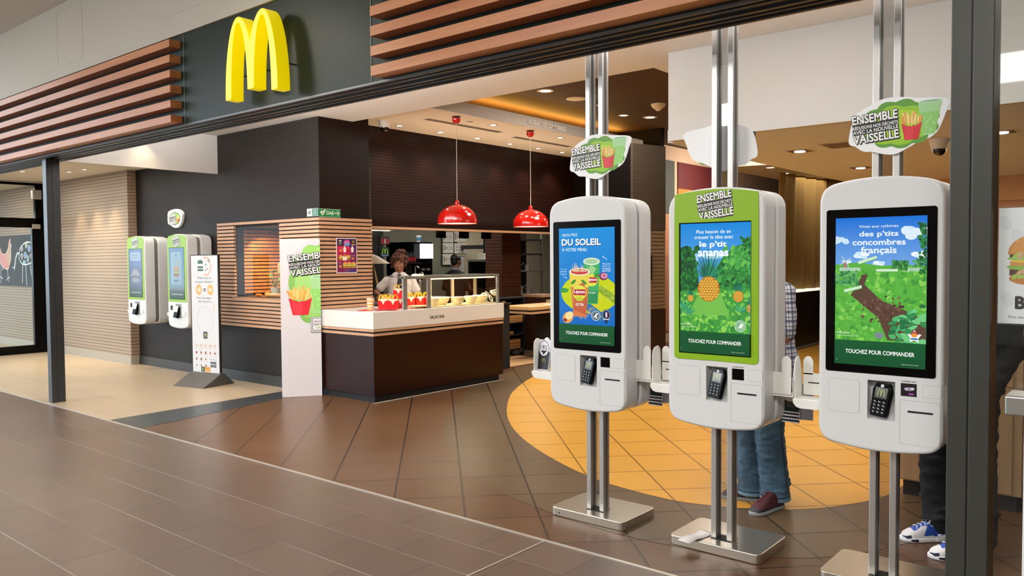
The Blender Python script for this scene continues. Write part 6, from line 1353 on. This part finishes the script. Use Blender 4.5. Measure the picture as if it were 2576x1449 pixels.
for i in range(230):
    a=r.uniform(0,2*PI); el=r.uniform(-.15,1.5); x=math.cos(a)*math.cos(el); y=math.sin(a)*math.cos(el); z=math.sin(el)
    if y<-.45 and z<.42: continue
    rad=.100+r.uniform(0,.026); sphere(bm,Mh@Vector((x*rad*.9,.014+y*rad*1.02,.03+z*rad)),r.uniform(.014,.024),8)
for i in range(70):
    a=r.uniform(0,6.3); el=r.uniform(-1.2,1.4); rad=r.uniform(.03,.065); sphere(bm,Mh@Vector((.02+math.cos(a)*math.cos(el)*rad,.03+math.sin(a)*math.cos(el)*rad,.150+math.sin(el)*rad*.7)),.018,8)
for i in range(26): sphere(bm,Mh@Vector((r.uniform(-.075,.075),-.088+r.uniform(-.01,.012),.062+r.uniform(-.012,.03))),r.uniform(.010,.016),8)
for sx in (-1,1):
    for i in range(14): sphere(bm,Mh@Vector((sx*(.088+r.uniform(-.006,.012)),-.02+r.uniform(-.03,.03),r.uniform(-.04,.05))),r.uniform(.010,.016),8)
obj('hair',bm,plain('#4a2214',.85,var=.35,vs=40),t,True)
bm=B()
for sx in (-1,1):
    tube(bm,[Mh@Vector((sx*.033+.026*math.cos(q*2*PI/20),-.103,.002+.022*math.sin(q*2*PI/20))) for q in range(20)],.0013,6,closed=True); tube(bm,[Mh@Vector((sx*.058,-.102,.006)),Mh@Vector((sx*.082,-.05,.01)),Mh@Vector((sx*.085,.01,.006))],.0015,6)
tube(bm,[Mh@Vector((-.008,-.104,.006)),Mh@Vector((.008,-.104,.006))],.0015,6); obj('glasses',bm,plain('#8a6b4a',.3,metal=.5),t)
bm=B()
for sx in (-1,1): tube(bm,[Mh@Vector((sx*.016,-.096,.030)),Mh@Vector((sx*.035,-.094,.036)),Mh@Vector((sx*.054,-.082,.030))],.003,6)
obj('eyebrows',bm,plain('#2c140c',.8),t); bm=B(); sphere(bm,(0,0,0),.021,14,scale=(1,.3,.30),M=Mh@Matrix.Translation((0,-.1035,-.063))); obj('lips',bm,plain('#7c3d36',.4),t,True)
SHIRT=plain('#efe6e2',.8,var=.03,vs=10)
bm=B(); loft(bm,[((0,.02,.90),.155,.115),((0,.02,1.02),.15,.112),((0,.02,1.14),.152,.108),((0,.02,1.24),.175,.112),((0,.02,1.315),.165,.10),((0,.02,1.355),.10,.075),((0,.01,1.385),.066,.06)],28)
for P in (RA,LA): cone_seg(bm,P[0][0],.056,tuple(P[0][0][k]*.35+P[1][0][k]*.65 for k in range(3)),.060,16)
fuse('shirt',bm,SHIRT,t,.007,4,.004,.07)
bm=B()
for sx in (-1,1):
    prism(bm,[(0,1.372),(sx*.035,1.395),(sx*.085,1.375),(sx*.07,1.335),(sx*.03,1.318)],-.082,-.075,'y',.002)
obj('collar',bm,SHIRT,t); 
bm=B(); prism(bm,[(-.020,1.365),(.020,1.365),(.026,1.335),(.014,1.32),(.030,1.30),(.052,1.06),(.012,.98),(-.03,1.04),(-.028,1.25),(-.014,1.32),(-.026,1.335)],-.118,-.104,'y',.004); obj('tie',bm,plain('#15151c',.6),t,True)
bm=B(); loft(bm,[((0,.02,.78),.165,.12),((0,.02,.90),.16,.118),((0,.02,.96),.15,.11)]); 
for sx in (-1,1): chain(bm,[((sx*.08,.02,.85),.098),((sx*.09,.01,.47),.078),((sx*.09,.045,.09),.062)])
fuse('trousers',bm,plain('#1b1b20',.8),t,.012,3)
obj('ear_piece',sphere(B(),Mh@Vector((-.092,-.006,-.01)),.008,10),plain('#e9e9e9',.3),t,True)
# ---------------------------------------------------------------- suited man turned away
t=thing('person','person in a dark suit with short black hair, seen from behind in the kitchen','person',(-10.15,10.62,0),math.radians(200))
bm=B(); H=(0,-.03,1.515); Mh=head_shape(bm,H,.98,.1,-.5)
chain(bm,[((0,.01,1.28),.062),((0,-.005,1.42),.056)]); loft(bm,[((0,.02,.80),.17,.11),((0,.02,1.0),.165,.11),((0,.02,1.20),.185,.115),((0,.02,1.30),.16,.09)])
for sx in (-1,1): chain(bm,[((sx*.09,.02,.85),.09),((sx*.10,.01,.47),.062),((sx*.10,.04,.10),.045)]); chain(bm,[((sx*.10,.04,.08),.04),((sx*.10,-.12,.04),.036)]); chain(bm,[((sx*.165,.02,1.24),.05),((sx*.25,-.02,1.02),.045),((sx*.16,-.24,1.0),.03)]); hand(bm,(sx*.16,-.24,1.0),(-sx*.2,-1,-.1),(0,0,1),sx,.6)
fuse('body',bm,plain('#8a5b43',.55),t,.008,3); eyes(t,Mh)
bm=B(); sphere(bm,(0,0,0),.104,24,scale=(.84,1.0,.88),M=Mh@Matrix.Translation((0,.022,.045))); sphere(bm,(0,0,0),.08,20,scale=(.95,.7,1.0),M=Mh@Matrix.Translation((0,.055,-.01))); obj('hair',bm,plain('#15100d',.5),t,True)
bm=B(); loft(bm,[((0,.02,.74),.19,.14),((0,.02,1.0),.185,.135),((0,.02,1.18),.21,.14),((0,.02,1.27),.20,.12),((0,.02,1.33),.12,.085),((0,.015,1.365),.078,.07)],26)
for sx in (-1,1): chain(bm,[((sx*.165,.02,1.235),.066),((sx*.23,-.02,1.02),.058),((sx*.175,-.20,1.0),.045)])
fuse('jacket',bm,plain('#101014',.75),t,.01,3,.004,.1); bm=B(); lathe(bm,[(.068,1.355),(.074,1.362),(.066,1.395),(.060,1.392)],n=28,M=Matrix.Translation((0,.012,0))); obj('shirt_collar',bm,plain('#8a96ab',.7),t,True)
bm=B()
for sx in (-1,1): chain(bm,[((sx*.09,.02,.85),.105),((sx*.10,.01,.47),.082),((sx*.10,.045,.09),.066)])
fuse('trousers',bm,plain('#131318',.8),t,.012,2)
# ---------------------------------------------------------------- customer in jeans behind the middle kiosk
t=thing('person','person in blue jeans, plaid shirt and maroon sneakers standing behind the lime green kiosk','person',(-1.95,4.78,0),0)
def L_(x,y,z): return (x+1.95,y-4.78,z)
bm=B(); Mh=head_shape(bm,(-.05,-.0,1.60),1.0,.25,0); chain(bm,[((-.05,.04,1.36),.062),((-.05,.03,1.49),.056)]); loft(bm,[((0,.05,.88),.165,.115),((0,.05,1.05),.16,.11),((-.03,.05,1.25),.175,.115),((-.05,.05,1.37),.15,.09)])
JR=[L_(-1.895,4.82,.90),L_(-1.925,4.80,.50),L_(-1.895,4.83,.10)]; JL=[L_(-2.03,4.84,.90),L_(-2.07,4.83,.50),L_(-2.06,4.86,.10)]
for P in (JR,JL): chain(bm,[(P[0],.09),(P[1],.062),(P[2],.045)])
chain(bm,[(JR[2],.042),(L_(-1.89,4.70,.048),.024)]); chain(bm,[(JL[2],.042),(L_(-2.16,4.83,.048),.024)])
for sx in (-1,1): chain(bm,[((-.05+sx*.16,.05,1.33),.05),((-.05+sx*.175,.0,1.06),.042),((-.05+sx*.11,-.20,1.10),.03)]); hand(bm,(-.05+sx*.11,-.20,1.10),(-sx*.3,-1,.4),(0,-.3,1),sx,.4)
fuse('body',bm,plain('#b98267',.55),t,.009,3); eyes(t,Mh)
bm=B(); sphere(bm,(0,0,0),.104,20,scale=(.84,1,.86),M=Mh@Matrix.Translation((0,.022,.045))); obj('hair',bm,plain('#3b2a1e',.7),t,True)
def flared(bm,P,r):
    for (a_,b_),(ra,rb) in zip(zip(P,P[1:]),zip(r,r[1:])): cone_seg(bm,a_,ra,b_,rb,18)
bm=B(); loft(bm,[((0.0,.05,.86),.16,.125),((0.0,.05,.95),.155,.12),((0.0,.05,1.0),.15,.115)])
for P in (JR,JL):
    flared(bm,P,(.102,.088,.086)); cone_seg(bm,P[2],.086,(P[2][0],P[2][1],.075),.092,18,flat=True)
    r=random.Random(int(P[0][0]*100))
    for i in range(9):      # stacked folds above the hem
        z=.10+.03*i+r.uniform(-.01,.01); a_=r.uniform(0,6.3); q=Vector(P[2]); q2=Vector((q.x+(P[1][0]-q.x)*(z-.1)/.4,q.y,z)); pts=[q2+Vector((math.cos(a_+k*.22)*.084,math.sin(a_+k*.22)*.084,.016*math.sin(k*.6))) for k in range(8)]; tube(bm,pts,[.003,.006,.008,.010,.010,.008,.006,.003],8)
fuse('jeans',bm,cloth_mat('denim'),t,.0065,2,.006,.05)
bm=B()
for P in (JR,JL):
    for zz in (.052,.066): lathe(bm,[(.0905,zz),(.0935,zz+.002),(.0905,zz+.004)],n=30,M=Matrix.Translation((P[2][0],P[2][1],0)))
    lathe(bm,[(.088,.047),(.0915,.05),(.091,.068),(.087,.068)],n=30,M=Matrix.Translation((P[2][0],P[2][1],0)))
obj('jeans_hem',bm,plain('#66859a',.85,var=.3,vs=90),t,True)
bm=B(); tube(bm,[(JR[0][0]+.108,JR[0][1]-.02,.86),(JR[1][0]+.088,JR[1][1]-.03,.5),(JR[2][0]+.088,JR[2][1]-.03,.12)],.003,6); obj('seam',bm,plain('#22384a',.8),t)
bm=B(); loft(bm,[((.0,.05,.77),.205,.17),((-.005,.05,.95),.190,.155),((-.02,.05,1.10),.165,.135),((-.04,.05,1.28),.185,.135),((-.05,.05,1.37),.17,.11),((-.05,.045,1.43),.10,.08)],26)
for sx in (-1,1): cone_seg(bm,(-.05+sx*.158,.05,1.33),.066,(-.05+sx*.174,.01,1.10),.066,18)
fuse('plaid_shirt',bm,cloth_mat('plaid'),t,.009,3,.006,.08)
shoe(t,L_(-1.885,4.745,0),math.radians(-14),'red'); shoe(t,L_(-2.06,4.86,0),math.radians(-72),'red')
# ---------------------------------------------------------------- customer behind the dark post
t=thing('person','person in black clothes and white-blue sneakers behind the right kiosk and dark grey post','person',(-.95,4.85,0),math.radians(-28))
RZ=Matrix.Rotation(math.radians(28),4,'Z')
def W_(x,y,z): v=RZ@Vector((x+.95,y-4.85,0)); return (v.x,v.y,z)
bm=B(); Mh=head_shape(bm,(.05,-.02,1.66),1.0,.2,.3); chain(bm,[((.05,.05,1.42),.064),((.05,.03,1.55),.058)]); loft(bm,[((.05,.06,.92),.165,.115),((.05,.06,1.1),.17,.115),((.05,.06,1.3),.20,.12),((.05,.06,1.42),.17,.09)])
PN=[(.03,.03,.92),W_(-1.0,4.86,.50),W_(-.975,4.83,.10)]; PF=[(.14,.04,.92),W_(-.80,4.80,.50),W_(-.755,4.66,.10)]
for P in (PN,PF): chain(bm,[(P[0],.09),(P[1],.062),(P[2],.045)])
chain(bm,[(PN[2],.04),(W_(-1.06,4.74,.048),.024)]); chain(bm,[(PF[2],.04),(W_(-.86,4.55,.048),.024)])
SH=(.25,.06,1.36); EL=W_(-.655,4.86,1.06); HD=W_(-.74,4.74,.84)
chain(bm,[(SH,.055),(EL,.045),(HD,.03)]); chain(bm,[((-.14,.06,1.36),.055),((-.19,.0,1.08),.045),((-.1,-.2,1.15),.03)]); hand(bm,HD,(-.5,-.3,-1),(1,0,0),1,.4); hand(bm,(-.1,-.2,1.15),(.1,-1,.3),(0,-.3,1),-1,.4)
fuse('body',bm,plain('#9c6a4d',.55),t,.009,3); eyes(t,Mh); bm=B(); sphere(bm,(0,0,0),.105,20,scale=(.85,1,.86),M=Mh@Matrix.Translation((0,.022,.045))); obj('hair',bm,plain('#17110d',.7),t,True)
bm=B(); loft(bm,[((.07,.05,.88),.17,.13),((.06,.05,1.0),.17,.12)])
for P in (PN,PF):
    flared(bm,P,(.115,.095,.082)); cone_seg(bm,P[2],.082,(P[2][0],P[2][1],.09),.085,18,flat=True)
    r=random.Random(int(P[0][0]*100)+3)
    for i in range(10):
        z=.12+.045*i; q=Vector(P[2]); q2=Vector((q.x+(P[1][0]-q.x)*(z-.1)/.4,q.y+(P[1][1]-q.y)*(z-.1)/.4,z)); a_=r.uniform(0,6.3); pts=[q2+Vector((math.cos(a_+k*.22)*.088,math.sin(a_+k*.22)*.088,.02*math.sin(k*.6))) for k in range(8)]; tube(bm,pts,[.003,.006,.009,.011,.011,.009,.006,.003],8)
fuse('trousers',bm,plain('#14161b',.85,var=.2,vs=6),t,.008,2,.009,.08)
bm=B(); loft(bm,[((.07,.05,.82),.195,.155),((.06,.05,1.0),.19,.145),((.05,.06,1.2),.205,.145),((.05,.06,1.36),.215,.135),((.05,.06,1.44),.18,.10),((.05,.055,1.50),.09,.08)],26)
chain(bm,[(SH,.08),(EL,.068),(HD,.055)]); chain(bm,[((-.14,.06,1.36),.08),((-.19,.0,1.08),.068),((-.115,-.16,1.13),.05)])
fuse('jacket',bm,plain('#1c2026',.8,var=.15,vs=8),t,.009,3,.008,.07)
s1=W_(-.985,4.795,0); s2=W_(-.79,4.585,0)
shoe(t,s1,math.radians(28-52),'blue'); shoe(t,s2,math.radians(28-62),'blue')
# ------------------------------------------------------------ lights
def spot(loc,tgt,power,col=(1,.84,.62),size=70,blend=.6,rad=.05,parent=None):
    l=bpy.data.lights.new('lamp','SPOT'); l.energy=power; l.color=col; l.spot_size=math.radians(size); l.spot_blend=blend; l.shadow_soft_size=rad
    o=bpy.data.objects.new('spot_lamp',l); COL.objects.link(o); o.location=loc
    d=Vector(tgt)-Vector(loc); o.rotation_euler=d.to_track_quat('-Z','Y').to_euler(); return o
def area(loc,tgt,power,sx,sy,col=(1,1,1)):
    l=bpy.data.lights.new('lamp','AREA'); l.energy=power; l.color=col; l.shape='RECTANGLE'; l.size=sx; l.size_y=sy
    o=bpy.data.objects.new('area_lamp',l); COL.objects.link(o); o.location=loc
    d=Vector(tgt)-Vector(loc); o.rotation_euler=d.to_track_quat('-Z','Y').to_euler(); return o
W=bpy.data.worlds.new('world'); SC.world=W; W.use_nodes=True
W.node_tree.nodes['Background'].inputs[0].default_value=(.74,.88,1,1); W.node_tree.nodes['Background'].inputs[1].default_value=3.5
# mall: rows of unseen area lights added for general light
for x in (-10.5,-5,.5): area((x,-1.0,4.12),(x,-.6,0),290,2.6,1.8,(1,.985,.965))
for x in (-13,-7,-1): area((x,-5.5,4.12),(x,-5.0,0),230,2.4,1.6,(1,.985,.965))
spot((-7.2,1.2,4.1),(-4.35,3.45,3.1),120,(1,.93,.74),36,1.0,.30)
# shop ambient from the ceiling zones
LIGHTS=[]
for x,y,z in DOWNLIGHTS: LIGHTS.append(spot((x,y,z-.02),(x,y,0),60 if z>3.2 else 50,(1,.93,.83),95,.7,.04))
for x in (-6,-4,-2,0): area((x,4.9,3.18),(x,4.9,0),8,1.2,.8,(1,.96,.92))
for x in (-11.5,-13.5,-16): area((x,4.6,2.9),(x,4.6,0),22,1.0,.7,(1,.88,.72))
for x,y in ((-5.2,8.5),(-5,11.5)): area((x,y,3.55),(x,y,0),55,1,1,(1,.91,.79))
spot(NICHE,(-8.8,5.95,1.1),40,(1,.85,.6),120,.5,.02); spot((-9.1,5.9,1.93),(-9.2,6.2,1.3),14,(1,.75,.45),120,.5,.02)
area((-6.86,7.1,1.325),(-6.86,7.1,.9),7,.1,1.1,(1,.93,.78))
area((-9.6,8.5,2.6),(-9.6,8.5,0),40,1.5,2.5,(1,.93,.8)); area((-9.6,12,2.6),(-9.6,12,0),40,1.5,2,(1,.93,.82))
area((-1.5,8.5,2.47),(-1.5,8.5,0),45,1.5,2,(1,.92,.82)); area((-4.6,14,2.9),(-4.6,14,0),14,1,1,(1,.88,.7))
vs=SC.view_settings; vs.view_transform='Standard'; vs.look='None'; vs.gamma=1; vs.use_curve_mapping=False; vs.exposure=0

area((-6.3,3.95,2.80),(-6.3,3.96,3.2),220,4.9,.12,(.96,.97,1)); area((-1.4,4.35,2.75),(-1.4,4.3,3.2),34,2.6,.3,(.96,.97,1))  # upward fill lights added behind the beam to brighten the ceiling, no real fixtures

for x in (-13.7,-13.1,-12.5): spot((x,5.28,2.9),(x,5.45,0),70,(1,.78,.48),52,.5,.02)
spot((-9.60,4.70,3.18),(-9.62,4.70,0),14,(1,.80,.5),85,.9,.02)

area((-5.9,13.9,2.8),(-7.2,13.9,2.2),40,.8,1.5,(1,.9,.78))  # fill light added to brighten the striped mural, without a fixture

area((-7.35,8.8,2.05),(-7.35,8.8,3.2),22,.3,4.0,(1,.9,.78))  # upward fill added over the counter to lift the soffit; no such lamp there
